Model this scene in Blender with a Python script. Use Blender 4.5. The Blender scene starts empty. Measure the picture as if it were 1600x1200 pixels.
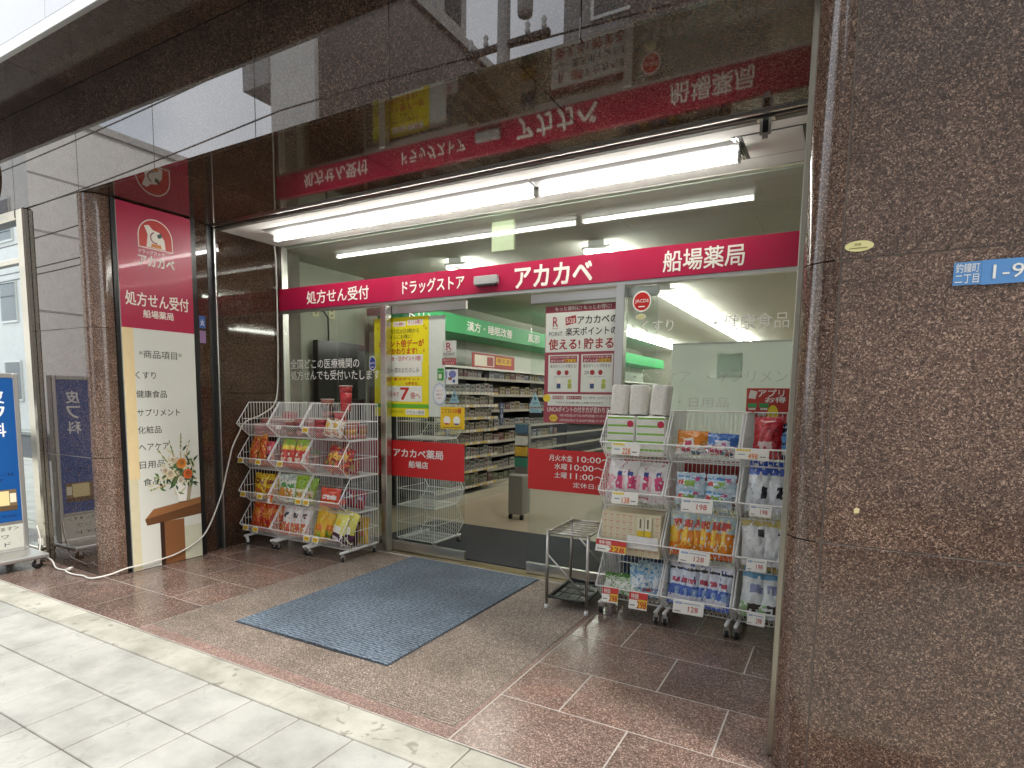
import bpy, math, random
from mathutils import Matrix, Vector
random.seed(7)
R = math.radians
sc = bpy.context.scene
col = sc.collection
# ------------------------------------------------------------------ camera
cam_d = bpy.data.cameras.new('camera'); cam = bpy.data.objects.new('camera', cam_d); col.objects.link(cam)
right = Vector((0.86369067, 0.50386969, 0.01239988)); down = Vector((0.06369553, -0.08471078, -0.99436762)); fwd = Vector((-0.4999813, 0.85961586, -0.10525816))
m = Matrix.Identity(4)
for i in range(3):
    m[i][0] = right[i]; m[i][1] = -down[i]; m[i][2] = -fwd[i]
m[2][3] = 1.35
cam.matrix_world = m
cam_d.sensor_width = 36; cam_d.lens = 942.64 / 1600 * 36
cam_d.shift_x = (800 - 767.0) / 1600; cam_d.shift_y = (719.5 - 600) / 1600
cam_d.clip_start = 0.02; cam_d.clip_end = 500
sc.camera = cam
# ------------------------------------------------------------------ world, sun, exposure
w = bpy.data.worlds.new('World'); sc.world = w; w.use_nodes = True
nt = w.node_tree; bg = nt.nodes['Background']
sky = nt.nodes.new('ShaderNodeTexSky'); sky.sky_type = 'NISHITA'; sky.sun_disc = False
sky.sun_elevation = R(48); sky.sun_rotation = R(104); sky.dust_density = 3.0; sky.air_density = 1.2
cn = nt.nodes.new('ShaderNodeTexNoise'); cn.inputs['Scale'].default_value = 2.2; cn.inputs['Detail'].default_value = 6
tc = nt.nodes.new('ShaderNodeTexCoord'); nt.links.new(tc.outputs['Generated'], cn.inputs['Vector'])
cr = nt.nodes.new('ShaderNodeValToRGB'); cr.color_ramp.elements[0].position = .36; cr.color_ramp.elements[1].position = .6
cr.color_ramp.elements[0].color = (.30, .30, .30, 1); cr.color_ramp.elements[1].color = (.88, .88, .88, 1)
mx = nt.nodes.new('ShaderNodeMix'); mx.data_type = 'RGBA'
nt.links.new(cn.outputs[0], cr.inputs[0]); nt.links.new(cr.outputs[0], mx.inputs[0])
nt.links.new(sky.outputs[0], mx.inputs[6]); mx.inputs[7].default_value = (12.8, 13.3, 14.0, 1)
nt.links.new(mx.outputs[2], bg.inputs[0]); bg.inputs[1].default_value = 0.115
sd = bpy.data.lights.new('sun', 'SUN'); sd.energy = 1.6; sd.angle = R(16); sd.color = (1, .97, .92)
sun = bpy.data.objects.new('sun', sd); col.objects.link(sun)
se, sr = R(48), R(104)
sdir = Vector((math.sin(sr) * math.cos(se), math.cos(sr) * math.cos(se), math.sin(se)))
sun.rotation_euler = sdir.to_track_quat('Z', 'Y').to_euler()
sc.view_settings.view_transform = 'Standard'; sc.view_settings.look = 'None'; sc.view_settings.gamma = 1
sc.view_settings.use_curve_mapping = False; sc.view_settings.exposure = 1.18
sc.cycles.max_bounces = 10; sc.cycles.transparent_max_bounces = 24; sc.cycles.glossy_bounces = 5
sc.cycles.caustics_reflective = False; sc.cycles.caustics_refractive = False
sc.cycles.sample_clamp_indirect = 6

# ------------------------------------------------------------------ materials
def lin(h):
    h = h.lstrip('#'); o = []
    for i in (0, 2, 4):
        c = int(h[i:i + 2], 16) / 255
        o.append(c / 12.92 if c <= .04045 else ((c + .055) / 1.055) ** 2.4)
    return (*o, 1)
MC = {}
def newmat(n):
    m = bpy.data.materials.new(n); m.use_nodes = True
    return m, m.node_tree, m.node_tree.nodes['Principled BSDF']
def plain(name, color, rough=.5, metal=0, noise=.06, scale=40, bump=0, spec=.5, coat=0):
    if name in MC: return MC[name]
    m, nt, b = newmat(name)
    c = lin(color) if isinstance(color, str) else (*color, 1)
    b.inputs['Roughness'].default_value = rough; b.inputs['Metallic'].default_value = metal
    b.inputs['Specular IOR Level'].default_value = spec; b.inputs['Coat Weight'].default_value = coat
    g = nt.nodes.new('ShaderNodeNewGeometry'); n = nt.nodes.new('ShaderNodeTexNoise'); n.inputs['Scale'].default_value = scale; n.inputs['Detail'].default_value = 4
    nt.links.new(g.outputs['Position'], n.inputs['Vector'])
    x = nt.nodes.new('ShaderNodeMix'); x.data_type = 'RGBA'
    x.inputs[6].default_value = tuple(v * (1 - noise * 2) for v in c[:3]) + (1,); x.inputs[7].default_value = tuple(min(1, v * (1 + noise)) for v in c[:3]) + (1,)
    nt.links.new(n.outputs[0], x.inputs[0]); nt.links.new(x.outputs[2], b.inputs['Base Color'])
    r = nt.nodes.new('ShaderNodeMapRange'); r.inputs[3].default_value = max(0, rough * (.97 if metal else .85)); r.inputs[4].default_value = min(1, rough * (1.03 if metal else 1.18))
    nt.links.new(n.outputs[0], r.inputs[0]); nt.links.new(r.outputs[0], b.inputs['Roughness'])
    if bump:
        bp = nt.nodes.new('ShaderNodeBump'); bp.inputs['Strength'].default_value = bump; bp.inputs['Distance'].default_value = .002
        nt.links.new(n.outputs[0], bp.inputs['Height']); nt.links.new(bp.outputs[0], b.inputs['Normal'])
    MC[name] = m; return m
def ink(h, rough=.45):
    return plain('print ' + h + (' gloss' if rough < .4 else ''), h, rough, noise=.04, scale=25)
def film(h):
    return plain('film ' + h, h, .26, noise=.05, scale=75, coat=.35, bump=1.0)
def emis(name, color, s):
    if name in MC: return MC[name]
    m, nt, b = newmat(name)
    b.inputs['Base Color'].default_value = (.8, .8, .8, 1)
    b.inputs['Emission Color'].default_value = (*color, 1); b.inputs['Emission Strength'].default_value = s
    MC[name] = m; return m
def granite(name, dark, mid, light, rough, scale=95, spec=.5, wear=0, wearcol=None, bump=0, lightcut=.78, ior=1.5):
    m, nt, b = newmat(name)
    N = nt.nodes.new; L = nt.links.new
    g = N('ShaderNodeNewGeometry')
    ns = N('ShaderNodeTexNoise'); ns.inputs['Scale'].default_value = 60; ns.inputs['Detail'].default_value = 3; L(g.outputs['Position'], ns.inputs['Vector'])
    vm = N('ShaderNodeVectorMath'); vm.operation = 'MULTIPLY_ADD'; L(ns.outputs['Color'], vm.inputs[0]); vm.inputs[1].default_value = (.022, .022, .022); L(g.outputs['Position'], vm.inputs[2])
    v = N('ShaderNodeTexVoronoi'); v.inputs['Scale'].default_value = scale; L(vm.outputs[0], v.inputs['Vector'])
    s = N('ShaderNodeSeparateColor'); L(v.outputs['Color'], s.inputs[0])
    rp = N('ShaderNodeValToRGB'); e = rp.color_ramp.elements
    e[0].position = 0; e[0].color = (*dark, 1); e[1].position = 1; e[1].color = (*light, 1)
    a = e.new(.38); a.color = tuple(.55 * d + .45 * q for d, q in zip(dark, mid)) + (1,)
    a = e.new(lightcut - .1); a.color = (*mid, 1)
    a = e.new(lightcut + .06); a.color = tuple(.5 * q + .5 * l for q, l in zip(mid, light)) + (1,)
    L(s.outputs[0], rp.inputs[0])
    v2 = N('ShaderNodeTexVoronoi'); v2.inputs['Scale'].default_value = scale * 2.7; L(vm.outputs[0], v2.inputs['Vector'])
    s2 = N('ShaderNodeSeparateColor'); L(v2.outputs['Color'], s2.inputs[0])
    mr = N('ShaderNodeMapRange'); mr.inputs[3].default_value = .55; mr.inputs[4].default_value = 1.45; L(s2.outputs[1], mr.inputs[0])
    mm = N('ShaderNodeMix'); mm.data_type = 'RGBA'; mm.blend_type = 'MULTIPLY'; mm.inputs[0].default_value = 1; L(rp.outputs[0], mm.inputs[6]); L(mr.outputs[0], mm.inputs[7])
    big = N('ShaderNodeTexNoise'); big.inputs['Scale'].default_value = 2.3; big.inputs['Detail'].default_value = 7; big.inputs['Roughness'].default_value = .65; L(g.outputs['Position'], big.inputs['Vector'])
    hs = N('ShaderNodeMix'); hs.data_type = 'RGBA'; hs.inputs[6].default_value = (1.12, .97, .86, 1); hs.inputs[7].default_value = (.92, 1.0, .96, 1); L(s2.outputs[2], hs.inputs[0])
    hm = N('ShaderNodeMix'); hm.data_type = 'RGBA'; hm.blend_type = 'MULTIPLY'; hm.inputs[0].default_value = 1; L(mm.outputs[2], hm.inputs[6]); L(hs.outputs[2], hm.inputs[7]); mm = hm
    oi = N('ShaderNodeObjectInfo')
    b3 = N('ShaderNodeMapRange'); b3.inputs[1].default_value = .3; b3.inputs[2].default_value = .7; b3.inputs[3].default_value = .72; b3.inputs[4].default_value = 1.28; L(big.outputs[0], b3.inputs[0])
    rr = N('ShaderNodeMapRange'); rr.inputs[3].default_value = .84; rr.inputs[4].default_value = 1.16; L(oi.outputs['Random'], rr.inputs[0])
    mu = N('ShaderNodeMath'); mu.operation = 'MULTIPLY'; L(b3.outputs[0], mu.inputs[0]); L(rr.outputs[0], mu.inputs[1])
    m2 = N('ShaderNodeMix'); m2.data_type = 'RGBA'; m2.blend_type = 'MULTIPLY'; m2.inputs[0].default_value = 1; L(mm.outputs[2], m2.inputs[6]); L(mu.outputs[0], m2.inputs[7])
    out = m2.outputs[2]
    if wear:
        wn = N('ShaderNodeTexNoise'); wn.inputs['Scale'].default_value = 2.6; wn.inputs['Detail'].default_value = 5; wn.inputs['Distortion'].default_value = .4; L(g.outputs['Position'], wn.inputs['Vector'])
        wr = N('ShaderNodeMapRange'); wr.inputs[1].default_value = .52; wr.inputs[2].default_value = .68; wr.inputs[4].default_value = wear; L(wn.outputs[0], wr.inputs[0])
        m3 = N('ShaderNodeMix'); m3.data_type = 'RGBA'; L(wr.outputs[0], m3.inputs[0]); L(out, m3.inputs[6])
        m4 = N('ShaderNodeMix'); m4.data_type = 'RGBA'; m4.blend_type = 'MULTIPLY'; m4.inputs[0].default_value = 1; L(out, m4.inputs[6]); m4.inputs[7].default_value = (*wearcol, 1)
        L(m4.outputs[2], m3.inputs[7]); out = m3.outputs[2]
    L(out, b.inputs['Base Color'])
    rg = N('ShaderNodeMapRange'); rg.inputs[3].default_value = max(.01, rough * .6); rg.inputs[4].default_value = rough * 1.4; L(big.outputs[0], rg.inputs[0]); L(rg.outputs[0], b.inputs['Roughness'])
    b.inputs['Specular IOR Level'].default_value = spec; b.inputs['IOR'].default_value = ior
    if bump:
        bp = N('ShaderNodeBump'); bp.inputs['Strength'].default_value = bump; bp.inputs['Distance'].default_value = .001; L(s2.outputs[1], bp.inputs['Height']); L(bp.outputs[0], b.inputs['Normal'])
    MC[name] = m; return m
G_POL = granite('polished brown granite', (.020, .012, .009), (.060, .038, .029), (.15, .105, .08), .012, 190, .5, ior=1.85)
G_PIL = granite('honed brown pillar granite', (.036, .022, .017), (.150, .096, .077), (.40, .285, .225), .12, 270, .5, ior=1.6, lightcut=.84)
G_SOF = granite('polished dark soffit granite', (.022, .012, .008), (.060, .034, .023), (.12, .075, .052), .04, 190, .5, ior=1.5)
G_FLR = granite('honed brown floor granite', (.088, .060, .052), (.18, .125, .11), (.37, .285, .25), .20, 200, .5, wear=.35, wearcol=(1.55, 1.2, 1.02), bump=.05)
G_GRV = granite('flamed grooved granite', (.16, .130, .114), (.285, .238, .208), (.48, .42, .375), .5, 200, .4, bump=.1)
G_STP = granite('smooth pink edge granite', (.15, .098, .088), (.27, .18, .162), (.46, .36, .32), .4, 200, .4)
def concrete(name, c1, c2, crack=0, rough=.8):
    m, nt, b = newmat(name); N = nt.nodes.new; L = nt.links.new
    g = N('ShaderNodeNewGeometry'); oi = N('ShaderNodeObjectInfo')
    a = N('ShaderNodeTexNoise'); a.inputs['Scale'].default_value = 4; a.inputs['Detail'].default_value = 9; a.inputs['Roughness'].default_value = .62; L(g.outputs['Position'], a.inputs['Vector'])
    f = N('ShaderNodeTexNoise'); f.inputs['Scale'].default_value = 220; f.inputs['Detail'].default_value = 2; L(g.outputs['Position'], f.inputs['Vector'])
    r = N('ShaderNodeValToRGB'); r.color_ramp.elements[0].position = .34; r.color_ramp.elements[0].color = (*c1, 1); r.color_ramp.elements[1].position = .62; r.color_ramp.elements[1].color = (*c2, 1); L(a.outputs[0], r.inputs[0])
    mr = N('ShaderNodeMapRange'); mr.inputs[3].default_value = .86; mr.inputs[4].default_value = 1.1; L(f.outputs[0], mr.inputs[0])
    rr = N('ShaderNodeMapRange'); rr.inputs[3].default_value = .9; rr.inputs[4].default_value = 1.06; L(oi.outputs['Random'], rr.inputs[0])
    mu = N('ShaderNodeMath'); mu.operation = 'MULTIPLY'; L(mr.outputs[0], mu.inputs[0]); L(rr.outputs[0], mu.inputs[1])
    x = N('ShaderNodeMix'); x.data_type = 'RGBA'; x.blend_type = 'MULTIPLY'; x.inputs[0].default_value = 1; L(r.outputs[0], x.inputs[6]); L(mu.outputs[0], x.inputs[7])
    out = x.outputs[2]
    if crack:
        v = N('ShaderNodeTexNoise'); v.inputs['Scale'].default_value = 11; v.inputs['Detail'].default_value = 10; v.inputs['Distortion'].default_value = 1.2; L(g.outputs['Position'], v.inputs['Vector'])
        q = N('ShaderNodeMapRange'); q.inputs[1].default_value = .62; q.inputs[2].default_value = .68; q.inputs[4].default_value = crack; L(v.outputs[0], q.inputs[0])
        y = N('ShaderNodeMix'); y.data_type = 'RGBA'; L(q.outputs[0], y.inputs[0]); L(out, y.inputs[6]); y.inputs[7].default_value = (c1[0] * .6, c1[1] * .6, c1[2] * .55, 1); out = y.outputs[2]
    L(out, b.inputs['Base Color']); b.inputs['Roughness'].default_value = rough
    bp = N('ShaderNodeBump'); bp.inputs['Strength'].default_value = .25; bp.inputs['Distance'].default_value = .002; L(a.outputs[0], bp.inputs['Height']); L(bp.outputs[0], b.inputs['Normal'])
    MC[name] = m; return m
PAV = concrete('pale paving concrete', (.32, .315, .28), (.45, .445, .40), .25)
KRB = concrete('worn cream kerb concrete', (.32, .31, .25), (.50, .485, .41), .7)
MOR = concrete('joint mortar', (.13, .12, .10), (.24, .22, .19))
GRT = concrete('light floor grout', (.34, .305, .265), (.46, .42, .37))
JNT = concrete('stone joint sealant', (.16, .14, .12), (.24, .21, .18))
ASPH = concrete('asphalt', (.045, .045, .047), (.075, .075, .078))
PLAS = concrete('pale building plaster', (.78, .76, .71), (.86, .84, .79))
PLAS2 = concrete('grey brown building tile', (.17, .15, .14), (.23, .20, .19))
PLAS3 = concrete('grey plaster', (.40, .39, .37), (.50, .49, .47))
def glassmat(name, tint=(.93, .96, .94), ior=1.5, boost=1.0):
    m = bpy.data.materials.new(name); m.use_nodes = True; nt = m.node_tree; nt.nodes.clear(); N = nt.nodes.new; L = nt.links.new
    o = N('ShaderNodeOutputMaterial'); t = N('ShaderNodeBsdfTransparent'); t.inputs[0].default_value = (*tint, 1)
    g = N('ShaderNodeBsdfGlossy'); g.inputs['Roughness'].default_value = .004; f = N('ShaderNodeFresnel'); ge = N('ShaderNodeNewGeometry'); mi = N('ShaderNodeMapRange'); mi.inputs[3].default_value = ior; mi.inputs[4].default_value = 1 / ior; L(ge.outputs['Backfacing'], mi.inputs[0]); L(mi.outputs[0], f.inputs[0])
    x = N('ShaderNodeMixShader'); L(f.outputs[0], x.inputs[0]); L(t.outputs[0], x.inputs[1]); L(g.outputs[0], x.inputs[2]); L(x.outputs[0], o.inputs[0])
    MC[name] = m; return m
GLASS = glassmat('shop window glass')
WIN = plain('dark window glass', '#3a4348', .05, spec=.9)
def mirrorwin():
    m, nt, b = newmat('reflective window glass'); b.inputs['Base Color'].default_value = (.55, .60, .60, 1); b.inputs['Metallic'].default_value = .9; b.inputs['Roughness'].default_value = .02
    MC['reflective window glass'] = m; return m
RWIN = mirrorwin()
STEEL = plain('brushed stainless steel', (.62, .60, .56), .28, 1, noise=.02, scale=9)
SATIN = plain('satin aluminium', (.66, .65, .62), .38, 1, noise=.04, scale=80)
DKMET = plain('dark bronze metal', (.045, .045, .045), .35, .6)
BLACKM = plain('black metal', (.012, .013, .014), .3, .2)
CHROME = plain('polished chrome', (.75, .75, .75), .12, 1)
WIRE = plain('white coated wire', (.86, .86, .84), .35, noise=.03)
PLW = plain('white plastic', (.75, .75, .73), .4, noise=.02)
BLK = plain('black rubber', (.015, .015, .016), .5)
CEILI = plain('grey shop ceiling board', (.56, .56, .50), .9, noise=.06, scale=160, bump=.2)
CEILM = plain('white porous ceiling board', (.92, .91, .87), .9, noise=.05, scale=160, bump=.3)
WALLM = plain('cream interior wall', (.42, .43, .36), .8, noise=.02)
IFLR = plain('beige vinyl floor', (.40, .33, .24), .35, noise=.04, scale=3)
TUBE = emis('lit fluorescent tube', (1.0, .98, .92), 21)
TUBEI = emis('lit shop tube', (1.0, .98, .90), 14)
BANDM = plain('crimson sign band', (.42, .008, .055), .33, noise=.02, scale=6, coat=.2)
REDM = plain('red window film', (.60, .012, .014), .4, noise=.03, scale=8)
GREENM = plain('green shelf banner', (.02, .34, .10), .5, noise=.03)
SIGNW = plain('white sign face', (.72, .73, .66), .35, noise=.02, scale=4)

# ------------------------------------------------------------------ mesh building
class Fr:
    """a drawing plane: a runs along u, b along v, d out of the plane"""
    def __init__(s, o, u, v):
        s.o = Vector(o); s.u = Vector(u).normalized(); s.v = Vector(v).normalized(); s.n = s.u.cross(s.v)
    def p(s, a, b, d=0): return s.o + s.u * a + s.v * b + s.n * d
def FRONT(y): return Fr((0, y, 0), (1, 0, 0), (0, 0, 1))
def SIDE(x): return Fr((x, 0, 0), (0, 1, 0), (0, 0, 1))
class MB:
    def __init__(s): s.v = []; s.f = []; s.m = []; s.mats = []; s.sm = []
    def mi(s, mat):
        if mat not in s.mats: s.mats.append(mat)
        return s.mats.index(mat)
    def add(s, vs, fs, mat, smooth=False):
        k = len(s.v); s.v += [tuple(v) for v in vs]; i = s.mi(mat)
        for f in fs: s.f.append([k + q for q in f]); s.m.append(i); s.sm.append(smooth)
        return s
    def box(s, x0, y0, z0, x1, y1, z1, mat, bev=0):
        if bev:
            return s.bbox(x0, y0, z0, x1, y1, z1, mat, bev)
        vs = [(x, y, z) for x in (x0, x1) for y in (y0, y1) for z in (z0, z1)]
        return s.add(vs, [(0, 1, 3, 2), (4, 6, 7, 5), (0, 4, 5, 1), (2, 3, 7, 6), (0, 2, 6, 4), (1, 5, 7, 3)], mat)
    def bbox(s, x0, y0, z0, x1, y1, z1, mat, b):
        P = {}; vs = []
        lo = (x0, y0, z0); hi = (x1, y1, z1)
        for i in range(8):
            sg = [(i >> k) & 1 for k in range(3)]
            for ax in range(3):
                c = []
                for k in range(3):
                    c.append((hi if sg[k] else lo)[k] + (0 if k == ax else (-b if sg[k] else b)))
                P[i, ax] = len(vs); vs.append(c)
        cx = Vector([(lo[k] + hi[k]) / 2 for k in range(3)])
        fs = []
        for ax in range(3):
            o = [k for k in range(3) if k != ax]
            for sd in (0, 1):
                fs.append([P[(sd << ax) | (p << o[0]) | (q << o[1]), ax] for p, q in ((0, 0), (1, 0), (1, 1), (0, 1))])
        for ax in range(3):
            a, c = [k for k in range(3) if k != ax]
            for p in (0, 1):
                for q in (0, 1):
                    i0 = (p << a) | (q << c); i1 = i0 | (1 << ax)
                    fs.append([P[i0, a], P[i1, a], P[i1, c], P[i0, c]])
        for i in range(8): fs.append([P[i, 0], P[i, 1], P[i, 2]])
        out = []
        for f in fs:
            c = sum((Vector(vs[q]) for q in f), Vector()) / len(f)
            n = (Vector(vs[f[1]]) - Vector(vs[f[0]])).cross(Vector(vs[f[2]]) - Vector(vs[f[0]]))
            out.append(f if n.dot(c - cx) > 0 else f[::-1])
        return s.add(vs, out, mat)
    def slab(s, F, a0, b0, a1, b1, d0, d1, mat):
        vs = [F.p(a, b, d) for a in (a0, a1) for b in (b0, b1) for d in (d0, d1)]
        return s.add(vs, [(0, 1, 3, 2), (4, 6, 7, 5), (0, 4, 5, 1), (2, 3, 7, 6), (0, 2, 6, 4), (1, 5, 7, 3)], mat)
    def rect(s, F, a0, b0, a1, b1, d, mat):
        return s.add([F.p(a0, b0, d), F.p(a1, b0, d), F.p(a1, b1, d), F.p(a0, b1, d)], [(0, 1, 2, 3)], mat)
    def poly(s, F, pts, d, mat): return s.add([F.p(a, b, d) for a, b in pts], [tuple(range(len(pts)))], mat)
    def disc(s, F, a, b, ra, rb, d, mat, n=28): return s.poly(F, [(a + ra * math.cos(2 * math.pi * i / n), b + rb * math.sin(2 * math.pi * i / n)) for i in range(n)], d, mat)
    def ring(s, F, a, b, r0, r1, d, mat, n=28, a0=0, a1=2 * math.pi, asp=1):
        for i in range(n):
            t, q = a0 + (a1 - a0) * i / n, a0 + (a1 - a0) * (i + 1) / n
            s.poly(F, [(a + r0 * math.cos(t), b + asp * r0 * math.sin(t)), (a + r1 * math.cos(t), b + asp * r1 * math.sin(t)), (a + r1 * math.cos(q), b + asp * r1 * math.sin(q)), (a + r0 * math.cos(q), b + asp * r0 * math.sin(q))], d, mat)
        return s
    def tube(s, pts, r, mat, n=6, smooth=True, cap=True):
        pts = [Vector(p) for p in pts]; vs = []; prev = None
        for i, p in enumerate(pts):
            t = (pts[min(i + 1, len(pts) - 1)] - pts[max(i - 1, 0)]).normalized()
            if prev is None: a = t.orthogonal().normalized()
            else: a = (prev - t * prev.dot(t)).normalized()
            prev = a; b = t.cross(a); rr = r[i] if isinstance(r, (list, tuple)) else r
            for k in range(n):
                q = 2 * math.pi * (k + .5) / n; vs.append(p + (a * math.cos(q) + b * math.sin(q)) * rr)
        fs = [(i * n + k, i * n + (k + 1) % n, (i + 1) * n + (k + 1) % n, (i + 1) * n + k) for i in range(len(pts) - 1) for k in range(n)]
        if cap: fs += [tuple(range(n))[::-1], tuple((len(pts) - 1) * n + k for k in range(n))]
        return s.add(vs, fs, mat, smooth)
    def lathe(s, o, prof, mat, n=20, M=None, smooth=True):
        vs = []
        for r, z in prof:
            for k in range(n):
                q = 2 * math.pi * k / n; v = Vector((r * math.cos(q), r * math.sin(q), z))
                vs.append((M @ v if M else v) + Vector(o))
        fs = [(i * n + k, i * n + (k + 1) % n, (i + 1) * n + (k + 1) % n, (i + 1) * n + k) for i in range(len(prof) - 1) for k in range(n)]
        fs += [tuple(range(n))[::-1], tuple((len(prof) - 1) * n + k for k in range(n))]
        return s.add(vs, fs, mat, smooth)
    def text(s, F, string, a0, b0, a1, b1, d, mat, bold=.0, ex=0):
        if bold >= .012:
            q = bold * .55 * (a1 - a0) / max(1, len(string)); k = min(.00018, .0002)
            for i, (dx, dz) in enumerate(((-q, -q), (q, -q), (q, q), (-q, q), (0, 0))): s.text(F, string, a0 + dx, b0 + dz, a1 + dx, b1 + dz, d + k * i, mat)
            return s
        g = glyphs(string, 0, ex)
        if g is None: return s
        vs, fs, (x0, y0, x1, y1) = g
        sx = (a1 - a0) / max(1e-6, x1 - x0); sy = (b1 - b0) / max(1e-6, y1 - y0)
        s.add([F.p(a0 + (x - x0) * sx, b0 + (y - y0) * sy, d + z) for x, y, z in vs], fs, mat); return s
    def pouch(s, M, w, h, t, design, nx=14, nz=18, seed=0, crimp=.07, wr=.006):
        rnd = random.Random(seed); base, layers, spk, prob = design
        def colr(u, v):
            c = base
            for (u0, u1, v0, v1, h_) in layers:
                if u0 <= u <= u1 and v0 <= v <= v1: c = h_
            if spk and rnd.random() < prob: c = rnd.choice(spk)
            return c
        jit = [[(rnd.uniform(-wr, wr), rnd.uniform(-wr, wr) * .6, rnd.uniform(-wr, wr)) for _ in range(nx + 1)] for _ in range(nz + 1)]
        for side in (-1, 1):
            vs = []
            for j in range(nz + 1):
                v = j / nz
                for i in range(nx + 1):
                    u = i / nx
                    pv = max(0, math.sin(math.pi * min(1, max(0, (v - crimp) / (1 - 2 * crimp))))) ** .55 if crimp < v < 1 - crimp else 0
                    th = t / 2 * pv * (1 - abs(2 * u - 1) ** 2.6)
                    pinch = 1 - .07 * pv ** 2 * (1 - abs(2 * v - 1))
                    jx, jy, jz = (q * .6 for q in jit[j][i]) if 0 < i < nx else (jit[j][i][0] * .4, 0, jit[j][i][2] * .2)
                    jy += side * .0035 * pv * math.sin(u * 17 + seed) * math.sin(v * 13 + seed * 1.7)
                    vs.append(M @ Vector(((u - .5) * w * pinch + jx, side * (th + .0008) + jy * (1 if th > .002 else .35), v * h + jz)))
            k0 = len(s.v); s.v += [tuple(v) for v in vs]
            for j in range(nz):
                for i in range(nx):
                    a = k0 + j * (nx + 1) + i; q = [a, a + 1, a + nx + 2, a + nx + 1]
                    s.f.append(q if side < 0 else q[::-1]); s.m.append(s.mi(film(colr((i + .5) / nx, (j + .5) / nz)))); s.sm.append(True)
        return s
    def mesh(s, name):
        me = bpy.data.meshes.new(name); me.from_pydata(s.v, [], s.f)
        for m_ in s.mats: me.materials.append(m_)
        me.polygons.foreach_set('material_index', s.m); me.polygons.foreach_set('use_smooth', s.sm); me.update(); return me
GC = {}
def glyphs(string, bold=0, ex=0):
    k = (string, bold, ex)
    if k in GC: return GC[k]
    cu = bpy.data.curves.new('t', 'FONT'); cu.body = string; cu.resolution_u = 2; cu.offset = bold; cu.extrude = 0; cu.space_line = 1
    o = bpy.data.objects.new('t', cu); col.objects.link(o)
    dg = bpy.context.evaluated_depsgraph_get(); me = bpy.data.meshes.new_from_object(o.evaluated_get(dg))
    vs = [tuple(v.co) for v in me.vertices]; fs = [tuple(p.vertices) for p in me.polygons]
    bpy.data.objects.remove(o); bpy.data.curves.remove(cu); bpy.data.meshes.remove(me)
    if not vs: GC[k] = None; return None
    xs = [v[0] for v in vs]; ys = [v[1] for v in vs]
    fs2 = []
    for f in fs:   # all faces look along +z
        a, b_, c = (Vector(vs[q]) for q in f[:3])
        fs2.append(f if (b_ - a).cross(c - a).z >= 0 else f[::-1])
    GC[k] = (vs, fs2, (min(xs), min(ys), max(xs), max(ys))); return GC[k]
def obj(name, mb, parent=None, mesh=None, bevel=0):
    if isinstance(mb, LT): return None
    me = mesh or mb.mesh(name); o = bpy.data.objects.new(name, me); col.objects.link(o)
    if parent: 
        o.parent = parent; o.matrix_parent_inverse = parent.matrix_world.inverted() if parent.type != 'EMPTY' else Matrix.Translation(-parent.location)
    return o
class LT:
    """each printed word or patch becomes a part of its own under its sign or poster"""
    def __init__(s, parent): s.p = parent
    def text(s, *a): obj('lettering', MB().text(*a), s.p); return s
    def rect(s, *a): obj('printed_patch', MB().rect(*a), s.p); return s
    def poly(s, *a): obj('printed_patch', MB().poly(*a), s.p); return s
    def disc(s, *a): obj('printed_disc', MB().disc(*a), s.p); return s
    def ring(s, *a): obj('printed_ring', MB().ring(*a), s.p); return s
def tag(o, label, cat, group=None):
    o['label'] = label; o['category'] = cat
    if group: o['group'] = group
    return o
def thing(name, label, cat, loc=(0, 0, 0), group=None):
    o = bpy.data.objects.new(name, None); col.objects.link(o); o.location = loc; o.empty_display_size = .1
    return tag(o, label, cat, group)
def struct(name, mb, parent=None, kind='structure'):
    o = obj(name, mb, parent)
    if not parent: o['kind'] = kind
    return o
def BX(*a, mat, bev=0): return MB().box(*a, mat, bev=bev)
ORD = ['first', 'second', 'third', 'fourth', 'fifth', 'sixth', 'seventh', 'eighth', 'ninth', 'tenth', 'eleventh', 'twelfth', 'thirteenth', 'fourteenth', 'fifteenth', 'sixteenth', 'seventeenth']

# ------------------------------------------------------------------ ground
g = struct('road', BX(-60, -4.7, -.40, 40, -1.15, -.13, mat=ASPH))
struct('ground', BX(-60, -80, -.8, 40, -4.7, -.10, mat=ASPH))
pvb = struct('pavement_bed', BX(-60, -.95, -.3, 40, 1.868, -.0055, mat=MOR))
struct('far_pavement', BX(-60, -5.5, -.09, 40, -4.72, .01, mat=PAV))
pv = struct('pavement', BX(-60, -1.16, -.3, 40, -.952, 0.0, mat=KRB))
n = 0
xs0 = -2.78
for j in range(8):
    y1 = 1.676 - .3125 * j; y0 = y1 - .3125 + .0065
    for i in range(-13, 11):
        x0 = xs0 + .2985 * i; dz = random.uniform(-.0015, .0015)
        if j > 5 and (i < -8 or i > 6): continue
        obj('paving_stone', BX(x0 + .0025, y0, -.011, x0 + .2925, y1, dz, mat=PAV, bev=.003), pv)
struct('pavement_far_left', BX(-60, -.94, -.01, xs0 - .2985 * 13 - .004, 1.676, 0, mat=PAV))
struct('pavement_far_right', BX(xs0 + .2985 * 11 + .004, -.94, -.01, 40, 1.676, 0, mat=PAV))
for i in range(-6, 5):
    x0 = -3.02 + .93 * i
    obj('kerb_stone', BX(x0 + .003, 1.682, -.011, x0 + .927, 1.866, random.uniform(.000, .002), mat=KRB, bev=.004), pv)
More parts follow.
